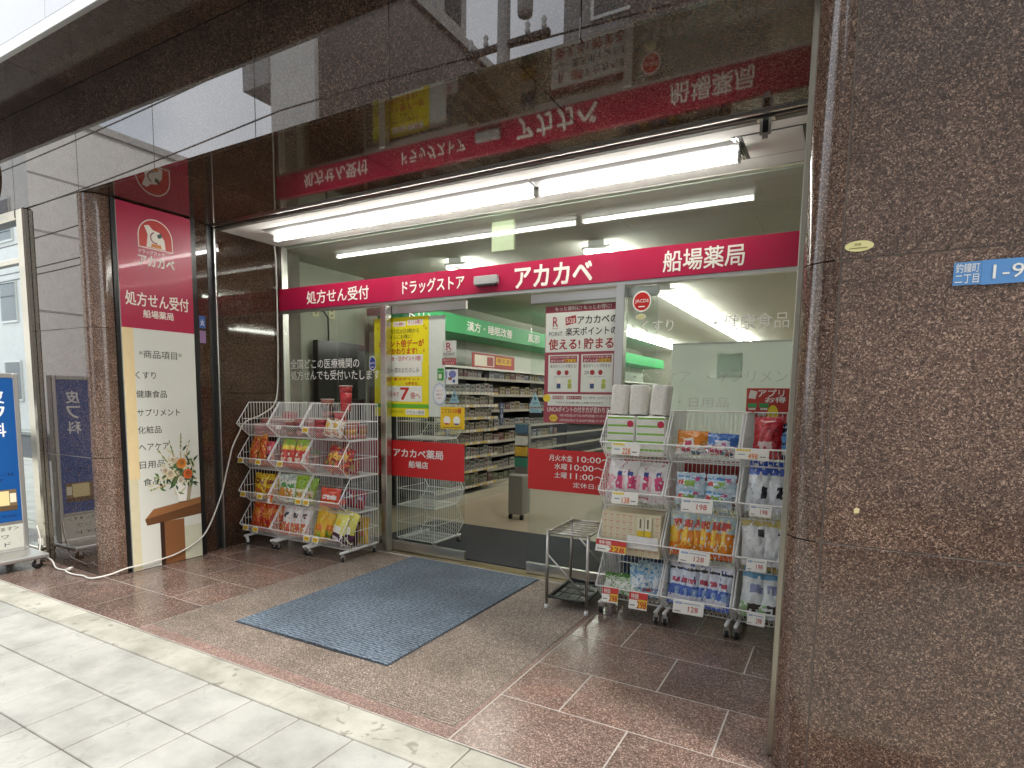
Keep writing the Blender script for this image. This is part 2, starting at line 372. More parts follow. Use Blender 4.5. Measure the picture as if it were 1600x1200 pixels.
# granite floor of the porch
fl = struct('porch_floor', BX(-8, 1.872, -.3, 3, 4.10, -.0016, mat=GRT))
def tiles(rows):
    for (y0, y1, xs) in rows:
        for a, b in zip(xs[:-1], xs[1:]):
            obj('floor_tile', BX(a + .0036, y0 + .0036, -.009, b - .0036, y1 - .0036, random.uniform(-.0006, .0006), mat=G_FLR, bev=.001), fl)
tiles([(1.878, 2.302, [-7.7, -7.09, -6.48, -5.87, -5.26, -4.65, -4.04, -3.43]), (2.302, 2.70, [-4.63, -4.39, -3.78, -3.43]), (2.70, 3.11, [-4.63, -4.04, -3.43]),
       (3.11, 3.505, [-4.63, -4.39, -3.78, -3.43]), (3.505, 3.93, [-4.63, -4.04, -3.43]),
       (1.878, 2.302, [-1.27, -.679, -.05, .58, 1.21, 1.84, 2.5]), (2.302, 2.70, [-1.27, -.985, -.352, -.12]), (2.70, 3.11, [-1.27, -.667, -.1]),
       (3.11, 3.505, [-1.27, -.972, -.345, -.08]), (3.505, 3.93, [-1.27, -.66, -.08])])
obj('edge_stone', BX(-3.426, 1.878, -.009, -1.30, 1.955, 0, mat=G_STP, bev=.001), fl)
obj('divider_strip', BX(-1.298, 1.878, -.009, -1.274, 3.93, .0005, mat=G_STP), fl)
gm = MB()
yy = 1.959; P = .0172
prof = []
while yy < 3.93:
    prof += [(yy, .0002), (yy + .0015, .0050), (yy + P - .0078, .0050), (yy + P - .0062, .0002)]; yy += P
vs = [(x, y, z) for x in (-3.426, -1.30) for y, z in prof]; n_ = len(prof)
gm.box(-3.426, 1.958, -.0014, -1.30, 1.9585, .0, G_GRV); gm.add(vs, [(i, n_ + i, n_ + i + 1, i + 1) for i in range(n_ - 1)], G_GRV)
go = obj('grooved_stone', gm, fl)

# ------------------------------------------------------------------ granite building front
ZS = 2.72; YF = 2.30; ZC = 3.41
bld = thing('granite_building', 'brown polished granite ground floor front with deep shop porch', 'building', (-2.4, 2.3, 0))
core = MB()
core.box(-8, 2.33, ZS + .03, 3.5, 2.9, 9, MOR)          # lintel core
core.box(-8, 1.95, ZC + .03, 3.5, 2.33, 9, MOR)
core.box(-5.36, 2.3026, -.01, -4.70, 4.3, ZS - .004, JNT)
core.box(-.055, 2.3026, -.01, 3.49, 4.3, ZS - .004, JNT)
core.box(-5.0, 2.9, ZS + .03, .6, 4.0, ZS + .3, MOR)
core.box(-8, 2.9, ZS + .1, -5, 4.3, 9, MOR)
obj('wall_core', core, bld)
joints = [-8, -7.44, -6.51, -5.58, -4.65, -3.755, -2.826, -1.906, -.964, -.035, .90, 1.83, 2.76, 3.5]
for a, b in zip(joints[:-1], joints[1:]):
    obj('fascia_panel', BX(a + .002, YF, ZS, b - .002, YF + .028, ZC - .003, mat=G_POL, bev=.001), bld)
for a, b in zip([-8, -7.44, -6.05, -4.69, -3.29, -1.9, -.5, .9, 2.3, 3.5][:-1], [-7.44, -6.05, -4.69, -3.29, -1.9, -.5, .9, 2.3, 3.5]):
    obj('canopy_soffit_panel', BX(a + .002, 1.93, ZC, b - .002, YF - .001, ZC + .02, mat=G_SOF, bev=.001), bld)
# canopy edge trim and upper white cladding
obj('edge_trim', BX(-8, 1.895, ZC - .006, 3.5, 1.928, ZC + .06, mat=SATIN, bev=.003), bld)
UPW = plain('white upper cladding', (.72, .73, .75), .35, noise=.02)
for k in range(9):
    a = -8 + 1.3 * k
    obj('upper_panel', BX(a + .004, 1.90, ZC + .064, min(a + 1.296, 3.5), 1.945, ZC + .42, mat=UPW, bev=.002), bld)
    obj('upper_panel', BX(a + .004, 1.90, ZC + .43, min(a + 1.296, 3.5), 1.945, 7.5, mat=UPW, bev=.002), bld)
# porch soffit: dark granite between y 2.33 and the shutter slot
so = [-4.66, -4.64, -3.39, -2.48, -1.255, -.03]
so = [-4.66, -3.70, -2.48, -1.255, -.03]
for a, b in zip(so[:-1], so[1:]):
    obj('soffit_panel', BX(a + .002, YF + .03, ZS, b - .002, 3.255, ZS + .02, mat=G_SOF, bev=.001), bld)
# pillar panels : left pillar face x -5.36..-4.68, corner, right pillar face x -.035.. 
zj = [0.0, .872, 1.803, ZS - .003]
for i in range(3):
    obj('pillar_panel', BX(-5.38, YF, zj[i] + 0.0021, -4.682, YF + .03, zj[i + 1] - 0.0021, mat=G_POL, bev=.0008), bld)
    for a, b in ((-.036, 1.15), (1.15, 2.35), (2.35, 3.5)):
        obj('pillar_panel', BX(a + .001, YF, zj[i] + 0.0021, b - .003, YF + .03, zj[i + 1] - 0.0021, mat=G_PIL, bev=.0008), bld)
def corner(xc, sx, z0, z1):
    """quarter round corner stone, radius r, from the street face round into the porch"""
    r = .115; mb = MB(); n = 12; pts = []
    for i in range(n + 1):
        t = math.pi / 2 * i / n
        pts.append((xc + sx * r * math.sin(t), YF + r - r * math.cos(t)))
    pts.append((xc + sx * r, YF + .15)); k = len(pts)
    inn = [(xc, YF + .15), (xc, YF + .02)]
    allp = pts + inn; kk = len(allp)
    vs = [(x, y, z) for z in (z0, z1) for x, y in allp]
    fs = [(i, (i + 1) % kk, kk + (i + 1) % kk, kk + i) for i in range(kk)]
    if sx < 0: fs = [f[::-1] for f in fs]
    GM = G_PIL
    mb.add(vs, fs[:k - 1], GM, True); mb.add(vs, fs[k - 1:] + [tuple(range(kk)), tuple(range(kk, 2 * kk))], GM)
    return mb
for i in range(3):
    obj('corner_stone', corner(-4.680, 1, zj[i] + 0.0021, zj[i + 1] - 0.0021), bld)
    obj('corner_stone', corner(-.040, -1, zj[i] + 0.0021, zj[i + 1] - 0.0021), bld)
# inner porch side walls
obj('side_wall_panel', BX(-4.69, 3.10, 0, -4.60, 3.225, ZS - .002, mat=G_SOF), bld)
obj('side_wall_panel', BX(-4.69, 3.325, 0, -4.625, 4.0, 1.35, mat=G_SOF, bev=.001), bld)
obj('side_wall_panel', BX(-4.69, 3.325, 1.353, -4.625, 4.0, ZS - .002, mat=G_SOF, bev=.001), bld)
obj('side_wall_panel', BX(-.075, 2.47, 0, -.03, 3.25, ZS - .002, mat=G_SOF), bld)
obj('side_wall_panel', BX(-.055, 3.325, 0, -.03, 4.0, ZS - .002, mat=G_SOF), bld)
# shutter guides and slot
mb = MB(); mb.box(-4.645, 3.228, 0, -4.60, 3.246, ZS, DKMET); mb.box(-4.645, 3.246, 0, -4.63, 3.30, ZS, BLACKM); mb.box(-4.645, 3.30, 0, -4.605, 3.31, ZS, SATIN); mb.box(-4.645, 3.31, 0, -4.605, 3.322, ZS, DKMET); obj('shutter_guide', mb, bld)
mb = MB(); mb.box(-.12, 3.255, 0, -.06, 3.27, ZS, SATIN); mb.box(-.075, 3.27, 0, -.06, 3.30, ZS, BLACKM); mb.box(-.12, 3.30, 0, -.06, 3.322, ZS, SATIN); obj('shutter_guide', mb, bld)
mb = MB(); mb.box(-4.6, 3.257, ZS - .012, -.12, 3.272, ZS + .05, STEEL); mb.box(-4.6, 3.272, ZS + .03, -.12, 3.305, ZS + .05, BLACKM); mb.box(-4.6, 3.288, ZS - .004, -.12, 3.296, ZS + .03, DKMET)
mb.box(-4.6, 3.305, ZS - .012, -.12, 3.32, ZS + .05, STEEL); obj('shutter_slot', mb, bld)
mb = MB(); mb.box(-4.6, 3.322, ZS - .018, -.12, 3.362, ZS + .03, MOR); obj('slot_border', mb, bld)
# front edge trims beside the porch signs
mb = MB(); mb.box(-4.575, 2.452, 0, -4.552, 2.478, ZS - .002, BLACKM); obj('black_trim', mb, bld)
mb = MB(); mb.box(-4.60, 3.052, 0, -4.556, 3.098, ZS - .002, BLACKM); obj('black_trim', mb, bld)
# right sign board seen from its edge
rs = thing('sign_panel', 'tall narrow sign seen edge on, aluminium edge beside the right pillar', 'sign', (-.16, 2.7, 0))
obj('edge_frame', BX(-.172, 2.412, .006, -.146, 2.45, ZS - .006, mat=plain('champagne aluminium', (.36, .34, .28), .35, .9), bev=.003), rs)
obj('sign_face', BX(-.158, 2.452, .02, -.135, 3.05, ZS - .01, mat=SIGNW), rs)
mb = MB(); mb.box(-.154, 2.418, .006, -.13, 2.4495, ZS - .006, BLACKM); 
obj('black_trim', BX(-.145, 2.452, .006, -.08, 2.47, ZS - .006, mat=BLACKM), rs)
# porch ceiling boards
pc = struct('porch_ceiling', BX(-4.62, 3.364, ZS + .012, -.06, 4.0, ZS + .06, mat=MOR))
cx = [-4.62, -4.03, -3.12, -2.21, -1.30, -.39, -.06]
for a, b in zip(cx[:-1], cx[1:]):
    obj('ceiling_board', BX(a + .0012, 3.364, ZS - .014, b - .0012, 3.655, ZS + .010, mat=CEILM), pc)
cx = [-4.62, -4.45, -3.54, -2.63, -1.72, -.81, -.06]
for a, b in zip(cx[:-1], cx[1:]):
    obj('ceiling_board', BX(a + .0012, 3.657, ZS - .014, b - .0012, 3.985, ZS + .010, mat=CEILM), pc)
# access hatch + shutter lock bracket
h = thing('ceiling_hatch', 'framed access hatch in porch ceiling beside the long lamp', 'hatch', (-.4, 3.65, ZS))
mb = MB(); z = ZS - .0165
mb.box(-.60, 3.47, z, -.235, 3.478, z + .002, DKMET); mb.box(-.60, 3.80, z, -.235, 3.808, z + .002, DKMET); mb.box(-.60, 3.478, z, -.545, 3.80, z + .002, DKMET); mb.box(-.265, 3.478, z, -.235, 3.80, z + .002, DKMET); obj('hatch_frame', mb, h)
mb = MB(); mb.box(-.59, 3.481, z - .004, -.582, 3.797, z - .0005, STEEL); mb.box(-.57, 3.481, z - .004, -.565, 3.797, z - .0005, STEEL); obj('hinge_strip', mb, h)
obj('hatch_door', BX(-.543, 3.48, z - .002, -.267, 3.798, z + .002, mat=CEILM), h)
b = thing('shutter_catch', 'grey metal catch hanging from shutter slot at porch right', 'bracket', (-.42, 3.33, ZS))
mb = MB(); mb.box(-.455, 3.30, 2.70, -.375, 3.345, 2.712, STEEL); mb.box(-.44, 3.318, 2.63, -.428, 3.33, 2.70, STEEL); mb.box(-.402, 3.318, 2.63, -.39, 3.33, 2.70, STEEL); mb.box(-.428, 3.318, 2.612, -.402, 3.33, 2.64, STEEL); mb.box(-.428, 3.326, 2.64, -.402, 3.33, 2.70, BLACKM); obj('catch_body', mb, b)

# porch lamps
def porch_lamp(x0, x1, lab):
    t = thing('ceiling_lamp', lab, 'lamp', ((x0 + x1) / 2, 3.64, ZS), 'long lamps under the porch ceiling')
    z = ZS - .015; mb = MB()
    pr = [(3.505, z), (3.54, z - .010), (3.61, z - .018), (3.68, z - .018), (3.745, z - .010), (3.78, z)]
    k = len(pr); mb.add([(x, y, q) for x in (x0, x1) for y, q in pr], [(i, i + 1, k + i + 1, k + i) for i in range(k - 1)] + [tuple(range(k)), tuple(range(k, 2 * k))[::-1]], plain('lamp housing enamel', (.30, .30, .29), .5, noise=.01))
    obj('lamp_body', mb, t)
    mb = MB(); mb.tube([(x0 + .03, 3.645, z - .050), (x1 - .012, 3.645, z - .050)], .0155, TUBE, 12); obj('tube_cover', mb, t)
    for x in (x0 + .012, x1 - .012): obj('end_cap', BX(x - .008, 3.620, z - .070, x + .008, 3.670, z - .019, mat=PLW, bev=.004), t)
porch_lamp(-4.27, -1.80, 'longer left lamp, lit white tube under the porch ceiling')
porch_lamp(-1.79, -.57, 'shorter right lamp, lit white tube beside the ceiling hatch')

# ------------------------------------------------------------------ shop front
YG = 4.0
def front_band():
    t = thing('shop_sign', 'long crimson sign band with white Japanese lettering above glass doors', 'sign', (-2.4, YG, 2.12))
    obj('sign_board', BX(-4.62, 3.972, 2.122, -.10, 4.03, 2.318, mat=BANDM, bev=.0015), t)
    obj('lower_rail', BX(-4.62, 3.98, 2.098, -.10, 4.03, 2.121, mat=SATIN), t)
    F = FRONT(3.971); W = ink('#f4efe4')
    def let(s, a0, b0, a1, b1, bold):
        obj('lettering', MB().text(F, s, a0, b0, a1, b1, .0015, W, bold), t)
    let('処方せん受付', -4.255, 2.158, -3.52, 2.272, .022)
    let('ドラッグストア', -3.16, 2.168, -2.565, 2.272, .03)
    let('アカカベ', -2.125, 2.135, -1.535, 2.283, .045)
    let('船場薬局', -1.055, 2.153, -.572, 2.283, .022)
    s = thing('door_sensor', 'grey plastic motion sensor box on the crimson sign band', 'sensor', (-2.355, 3.97, 2.2))
    mb = MB(); mb.box(-2.458, 3.93, 2.178, -2.255, 3.969, 2.242, plain('grey plastic', (.38, .38, .37), .4), bev=.005); obj('sensor_case', mb, s)
    obj('sensor_window', BX(-2.44, 3.935, 2.168, -2.273, 3.965, 2.1775, mat=BLK), s)
front_band()
def pane(name, x0, z0, x1, z1, y=YG, lab=None, cat=None, parent=None, mat=GLASS):
    o = obj(name, BX(x0, y, z0, x1, y + .008, z1, mat=mat), parent)
    if lab: tag(o, lab, cat)
    return o
sf = thing('glass_storefront', 'glazed storefront with steel posts under the crimson band', 'storefront', (-2.4, YG, 0))
for x0, x1, z0, z1 in ((-4.575, -3.405, .06, 2.097), (-1.30, -.99, .06, 2.097), (-.987, -.09, .06, 2.097), (-4.575, -2.352, 2.32, ZS - .02), (-2.349, -.09, 2.32, ZS - .02)):
    pane('glass_pane', x0, z0, x1, z1, parent=sf)
for a, b in ((-4.62, -4.578), (-3.402, -3.342), (-1.362, -1.302), (-.10, -.06)):
    obj('post', BX(a, 3.975, 0, b, 4.045, 2.097, mat=STEEL, bev=.002), sf)
obj('post', BX(-4.62, 3.975, 2.32, -4.578, 4.045, ZS - .02, mat=STEEL, bev=.002), sf)
obj('top_rail', BX(-4.62, 3.988, ZS - .019, -.06, 4.03, ZS - .003, mat=SATIN), sf)
obj('bottom_rail', BX(-4.576, 3.985, 0, -3.404, 4.035, .058, mat=STEEL, bev=.002), sf)
obj('bottom_rail', BX(-1.30, 3.985, 0, -.10, 4.035, .058, mat=STEEL, bev=.002), sf)
obj('threshold', BX(-3.34, 4.0, -.01, -1.364, 4.10, .004, mat=plain('brass threshold', (.45, .38, .22), .35, 1)), sf)
def door(x0, x1, lab):
    t = thing('sliding_door', lab, 'door', ((x0 + x1) / 2, 4.06, 0), 'glass sliding doors')
    pane('glass_pane', x0 + .004, .092, x1 - .004, 2.03, 4.062, parent=t)
    obj('bottom_rail', BX(x0, 4.052, .008, x1, 4.082, .092, mat=STEEL, bev=.002), t)
    obj('top_rail', BX(x0, 4.052, 2.03, x1, 4.082, 2.096, mat=STEEL, bev=.002), t)
    return t
dl = door(-3.62, -2.602, 'left sliding glass door with yellow sale poster and 110 sticker')
dr = door(-2.035, -1.10, 'right sliding glass door with opening hours and point card poster')
WH = ink('#f2f0ea')
def redband(name, x0, x1, y, lab, lines=None, z0=.662, z1=.968):
    t = thing(name, lab, 'window film', ((x0 + x1) / 2, y, z0))
    obj('film', BX(x0, y, z0, x1, y + .0012, z1, mat=REDM), t)
    F = FRONT(y)
    for (s, a0, b0, a1, b1, bo) in lines or []:
        obj('lettering', MB().text(F, s, a0, b0, a1, b1, .0012, WH, bo), t)
redband('window_film', -3.61, -2.606, 4.0555, 'red film with pharmacy name lettering on left sliding door',
        [('アカカベ薬局', -3.33, .828, -2.812, .90, .03), ('船場店', -3.165, .742, -2.965, .80, .03)])
redband('window_film', -2.032, -1.37, 4.0555, 'red film with opening hours lettering on right sliding door',
        [('月火木金', -1.86, .886, -1.675, .932, .015), ('10:00～20:00', -1.637, .888, -1.17, .930, .02), ('水曜', -1.815, .824, -1.715, .870, .015), ('10:00～18:00', -1.69, .826, -1.222, .868, .02),
         ('土曜', -1.815, .762, -1.715, .806, .015), ('11:00～18:00', -1.69, .762, -1.222, .804, .02), ('定休日:日・祝日', -1.665, .70, -1.27, .738, .01)])
redband('window_film', -4.57, -3.41, 4.010, 'plain red film behind the snack racks on left window')
redband('window_film', -1.30, -.10, 4.010, 'plain red film behind the goods racks on right window')
# white lettering on the window panes
PALE = ink('#c9cfc6')
def wl(lab, items, mat):
    t = thing('window_lettering', lab, 'lettering', (items[0][1], 3.998, items[0][2]))
    for it in items: obj('lettering', MB().text(FRONT(3.998), *it, 0, mat, 0), t)
wl('two white lines of Japanese lettering on left window above snack racks', [('全国どこの医療機関の', -4.512, 1.585, -3.66, 1.672), ('処方せんでも受付いたします', -4.512, 1.482, -3.43, 1.568)], WH)
wl('white product words on the right window above the grey partition', [('・くすり', -1.25, 1.785, -.98, 1.86), ('・健康食品', -.735, 1.775, -.31, 1.87)], WH)
wl('faint lower product words on the right window over the partition', [('・ヘアケア', -1.23, 1.46, -.86, 1.53), ('・サプリメント', -.76, 1.455, -.22, 1.53), ('・日用品', -.93, 1.30, -.62, 1.36)], PALE)
# round stickers
def sticker_round(a, b, ra, rb, c1, c2, s, lab, y=3.9975):
    F = FRONT(y); t = thing('round_sticker', lab, 'sticker', (a, y, b)); W = ink('#f4f1ea')
    obj('sticker_sheet', MB().disc(F, a, b, ra, rb, 0, W), t)
    mb = MB(); mb.disc(F, a, b, ra * .86, rb * .86, .0006, c1)
    if s: mb.text(F, s, a - ra * .72, b - rb * .2, a + ra * .72, b + rb * .2, .0014, W, .03); mb.rect(F, a - ra * .35, b - rb * .55, a + ra * .35, b - rb * .45, .0014, W)
    obj('print', mb, t)
sticker_round(-1.192, 1.985, .062, .068, ink('#c4201c'), None, 'JACDS', 'red round sticker with white letters at top of right window')
sticker_round(-1.195, 1.885, .034, .020, ink('#d8d79a'), None, None, 'small yellow oval sticker below the red round one')
sticker_round(-3.508, 1.62, .038, .062, ink('#22398f'), None, 'JACDS', 'blue oval sticker on left window beside the door post')

# posters
def poster_yellow():
    Y = ink('#f0df10'); F = FRONT(4.0735 - .02)
    t = thing('sale_poster', 'yellow sale poster with red lettering on left sliding door', 'poster', (-3.25, 4.07, 1.17))
    F = FRONT(4.0595)
    obj('poster_sheet', MB().slab(F, -3.54, 1.17, -2.962, 2.0, -.0008, 0, Y), t)
    Wp = ink('#efeee2'); Rd = ink('#c92a2a'); Gn = ink('#6ab82c'); Dk = ink('#3b3a2c'); mb = LT(t)
    mb.rect(F, -3.45, 1.30, -3.03, 1.63, .0006, Wp); mb.rect(F, -3.54, 1.245, -2.962, 1.28, .0006, Gn)
    mb.rect(F, -3.33, 1.925, -3.2, 1.965, .0006, Wp); mb.rect(F, -3.18, 1.93, -3.02, 1.975, .0006, Wp)
    mb.rect(F, -3.37, 1.63, -3.02, 1.69, .0009, Wp); mb.rect(F, -3.46, 1.43, -3.03, 1.51, .0009, Y); mb.rect(F, -3.2, 1.19, -3.0, 1.235, .0009, Wp)
    for q in range(9): mb.disc(F, random.choice((-3.5, -3.46, -3.01, -2.99)), random.uniform(1.65, 1.95), .008, .008, .0009, ink('#d79b1c'), 8)
    obj('print', mb, t)
    mb = LT(t)
    mb.text(F, 'さらに便利に!', -3.32, 1.932, -3.21, 1.957, .0012, Rd, .02).text(F, 'もっとお得に!', -3.17, 1.937, -3.03, 1.967, .0012, Rd, .02)
    mb.text(F, '毎月5月20日0時から', -3.40, 1.865, -3.06, 1.905, .0012, Dk, .01).text(F, 'さらにお得に!', -3.37, 1.822, -3.13, 1.858, .0012, Dk, .01)
    mb.text(F, 'ポイント倍デーが', -3.49, 1.755, -3.01, 1.813, .0012, Rd, .035).text(F, 'かわります!', -3.35, 1.695, -3.08, 1.745, .0012, Rd, .035)
    mb.text(F, '水・日ポイント3倍!', -3.35, 1.64, -3.04, 1.68, .0015, Rd, .02).text(F, '月に一度のおたのしみ', -3.43, 1.54, -3.06, 1.585, .0012, Dk, .01)
    mb.text(F, '最大  楽天ポイント', -3.45, 1.475, -3.05, 1.502, .0015, Rd, .015).text(F, 'も貯まる!', -3.2, 1.438, -3.07, 1.466, .0015, Rd, .015)
    mb.text(F, 'まとめて', -3.40, 1.345, -3.27, 1.378, .0012, Rd, .02).text(F, '7', -3.255, 1.315, -3.165, 1.415, .0012, Rd, .06).text(F, '倍へ', -3.15, 1.325, -3.05, 1.378, .0012, Rd, .02)
    mb.text(F, '詳しくは店頭スタッフまで', -3.45, 1.20, -3.22, 1.225, .0012, Dk, 0).text(F, 'アカカベ薬局', -3.19, 1.198, -3.01, 1.226, .0012, Dk, .0)
    obj('lettering', mb, t)
poster_yellow()
tag(obj('paper_sheet', MB().slab(FRONT(4.0605), -2.960, 1.18, -2.80, 1.995, -.0006, 0, ink('#d6dcd2'))), 'blank pale paper strip beside the yellow poster', 'paper')
def door_stickers():
    F = FRONT(4.0565)
    def st(lab, parts, a, b):
        t = thing('door_sticker', lab, 'sticker', (a, 4.056, b)); mb = LT(t)
        for k, p in enumerate(parts):
            d = .0005 * (k + 1)
            if p[0] == 'r': mb.rect(F, p[1], p[2], p[3], p[4], d, ink(p[5]))
            elif p[0] == 'd': mb.disc(F, p[1], p[2], p[3], p[4], d, ink(p[5]), 24)
            elif p[0] == 't': mb.text(F, p[1], p[2], p[3], p[4], p[5], d, ink(p[6]), p[7])
        obj('sticker_print', mb, t)
    st('white point card sticker with dark red letter R', [('r', -2.822, 1.665, -2.69, 1.79, '#c9cac2'), ('t', 'R', -2.785, 1.715, -2.735, 1.775, '#9c2232', .02), ('r', -2.78, 1.703, -2.74, 1.707, '#9c2232'), ('t', 'POINT', -2.81, 1.672, -2.70, 1.695, '#4a3a3a', .0)], -2.75, 1.7)
    st('dull red label sticker below the R sticker', [('r', -2.825, 1.60, -2.69, 1.652, '#a5484c'), ('t', '楽天ポイント', -2.815, 1.628, -2.70, 1.646, '#e9d9d2', 0), ('t', 'つかえます', -2.805, 1.606, -2.71, 1.622, '#e9d9d2', 0)], -2.75, 1.62)
    st('green and white card sticker on left door', [('r', -2.872, 1.478, -2.81, 1.572, '#2c9a3e'), ('r', -2.86, 1.49, -2.83, 1.528, '#e7ddc8'), ('t', '使えます', -2.866, 1.54, -2.816, 1.556, '#f2f0ea', 0)], -2.84, 1.52)
    st('white payment sticker with blue and brown marks', [('r', -2.79, 1.445, -2.672, 1.562, '#dfe0dc'), ('d', -2.725, 1.525, .035, .03, '#6f77ad'), ('r', -2.765, 1.48, -2.73, 1.50, '#8a5048'), ('d', -2.71, 1.47, .012, .014, '#3d4e96'), ('r', -2.785, 1.49, -2.775, 1.55, '#5d8bc0')], -2.73, 1.5)
    st('large round blue rimmed notice sticker on left door', [('d', -2.85, 1.365, .066, .088, '#8ea4c4'), ('d', -2.85, 1.365, .061, .082, '#d7dde2'), ('d', -2.85, 1.365, .047, .064, '#e9e6e2'), ('t', '防犯カメラ', -2.885, 1.385, -2.815, 1.40, '#b37a86', 0), ('t', '設置店です', -2.885, 1.355, -2.815, 1.37, '#b37a86', 0), ('t', '作動中', -2.87, 1.325, -2.83, 1.338, '#b37a86', 0)], -2.85, 1.36)
    st('yellow square children emergency sticker with red 110 lettering', [('r', -2.84, 1.085, -2.607, 1.222 + .04, '#efc312'), ('t', 'こども', -2.825, 1.215, -2.745, 1.25, '#2b2a20', .01), ('t', '110番', -2.74, 1.212, -2.635, 1.252, '#c8281e', .03), ('r', -2.82, 1.095, -2.63, 1.10, '#6c5c18'), ('d', -2.775, 1.155, .034, .034, '#f2efe2'), ('d', -2.68, 1.155, .034, .034, '#f2efe2'), ('r', -2.795, 1.12, -2.755, 1.132, '#b9362c'), ('r', -2.70, 1.12, -2.66, 1.132, '#3450a0')], -2.72, 1.1)
    for a, lab in ((-2.705, 'pale blue triangle sticker beside the round notice, left door'), (-1.985, 'pale blue triangle sticker at left edge of right door')):
        z = 1.345 if a < -2.5 else 1.33
        t = thing('triangle_sticker', lab, 'sticker', (a, 4.056, z)); mb = LT(t); mb.poly(F, [(a - .05, z - .05), (a + .05, z - .05), (a, z + .06)], .0004, ink('#8fb2bb')); mb.text(F, '作動中', a - .025, z - .035, a + .025, z - .015, .0010, ink('#33606e'), 0); mb.disc(F, a, z + .01, .010, .014, .0010, ink('#33606e'), 10); obj('print', mb, t)
    t = thing('strip_sticker', 'small pale blue strip sticker below triangle on right door', 'sticker', (-1.98, 4.056, 1.24)); mb = LT(t); mb.rect(F, -2.03, 1.235, -1.93, 1.265, .0004, ink('#8fb2bb')); mb.text(F, 'セコム', -2.01, 1.24, -1.95, 1.26, .001, ink('#33606e'), .01); obj('print', mb, t)
door_stickers()
def poster_points():
    F = FRONT(4.0595); t = thing('point_card_poster', 'dull red and white point card poster on right sliding door', 'poster', (-1.63, 4.07, 1.14))
    Rd = '#9a4450'
    obj('poster_sheet', MB().slab(F, -1.915, 1.165, -1.365, 2.004, -.0008, 0, ink(Rd)), t)
    Wp = ink('#dcdfd6'); mb = LT(t); r = ink(Rd); d3 = ink('#a02c30'); K = ink('#38302e'); Yl = ink('#e6c93a')
    mb.rect(F, -1.912, 1.675, -1.367, 1.955, .0006, Wp)
    for a in (-1.885, -1.63):
        mb.rect(F, a, 1.39, a + .235, 1.655, .0006, Wp); mb.rect(F, a + .012, 1.598, a + .223, 1.648, .0010, r); mb.rect(F, a + .13, 1.601, a + .215, 1.622, .0014, Yl)
        mb.disc(F, a + .085, 1.528, .018, .018, .0010, d3, 16); mb.disc(F, a + .145, 1.528, .016, .018, .0010, d3, 16)
        for q, c in ((.07, '#3c4a78'), (.155, '#a7b04a')):
            mb.rect(F, a + q, 1.415, a + q + .03, 1.45, .0010, ink(c)); mb.disc(F, a + q + .015, 1.466, .015, .017, .0010, ink('#ece2cf' if q < .1 else '#b9c25c'), 12)
    mb.rect(F, -1.885, 1.29, -1.375, 1.374, .0006, Wp); mb.disc(F, -1.892, 1.345, .03, .028, .0012, Yl, 18); mb.rect(F, -1.845, 1.338, -1.76, 1.362, .0010, r); mb.rect(F, -1.735, 1.338, -1.62, 1.362, .0010, r)
    mb.disc(F, -1.835, 1.20, .036, .028, .0010, Yl, 6)
    mb.poly(F, [(-1.755, 1.862), (-1.675, 1.877), (-1.68, 1.932), (-1.76, 1.918)], .0010, d3)
    obj('print', mb, t); mb = LT(t)
    mb.text(F, 'もっと便利に! もっとお得に!', -1.84, 1.967, -1.42, 1.995, .0014, ink('#eee6de'), .03)
    mb.text(F, 'R', -1.855, 1.855, -1.815, 1.925, .0014, ink('#9c2232'), .02).rect(F, -1.86, 1.842, -1.815, 1.845, .0014, ink('#9c2232')).text(F, 'POINT', -1.885, 1.79, -1.78, 1.82, .0014, K, 0)
    mb.text(F, '5/20', -1.75, 1.878, -1.685, 1.912, .0016, ink('#eee6de'), .03)
    mb.text(F, 'アカカベの', -1.665, 1.868, -1.372, 1.922, .0014, K, .03).text(F, '楽天ポイントの', -1.755, 1.788, -1.372, 1.845, .0014, K, .02)
    mb.text(F, '使える! 貯まる!', -1.885, 1.692, -1.372, 1.768, .0014, d3, .045)
    for a in (-1.885, -1.63):
        mb.text(F, 'アカカベでのお買い物で', a + .02, 1.629, a + .215, 1.643, .0016, ink('#eee6de'), 0).text(F, 'ポイントが', a + .02, 1.602, a + .125, 1.622, .0016, ink('#eee6de'), .03).text(F, '使える!' if a < -1.7 else '貯まる!', a + .132, 1.603, a + .213, 1.620, .0018, d3, .03)
        mb.text(F, '楽天ポイントが使える!' if a < -1.7 else '楽天ポイントが貯まる!', a + .015, 1.562, a + .22, 1.588, .0012, K, .01)
        mb.text(F, '1ポイント1円から使えます', a + .05, 1.494, a + .18, 1.503, .0012, K, 0)
    mb.text(F, '200', -1.605, 1.515, -1.57, 1.54, .0014, K, .01)
    mb.text(F, '楽天市場', -1.84, 1.342, -1.765, 1.358, .0014, ink('#eee6de'), .02).text(F, '楽天トラベル', -1.73, 1.342, -1.625, 1.358, .0014, ink('#eee6de'), .02).text(F, 'などで貯まったポイントも', -1.61, 1.34, -1.385, 1.36, .0012, K, 0).text(F, 'アカカベでのお買い物にご利用いただけます', -1.82, 1.305, -1.46, 1.322, .0012, K, 0)
    mb.text(F, 'LINCAポイントの付き方が変わります', -1.885, 1.245, -1.38, 1.285, .0010, ink('#eee6de'), .02).text(F, 'キホン', -1.858, 1.19, -1.812, 1.21, .0014, d3, .02)
    mb.text(F, '5月19日(日)までは100円(税抜)で1ポイント', -1.785, 1.21, -1.40, 1.232, .0010, ink('#eee6de'), .01).text(F, '5月20日(月)からは200円(税抜)で1ポイント', -1.785, 1.175, -1.40, 1.197, .0010, ink('#eee6de'), .01)
    obj('lettering', mb, t)
poster_points()
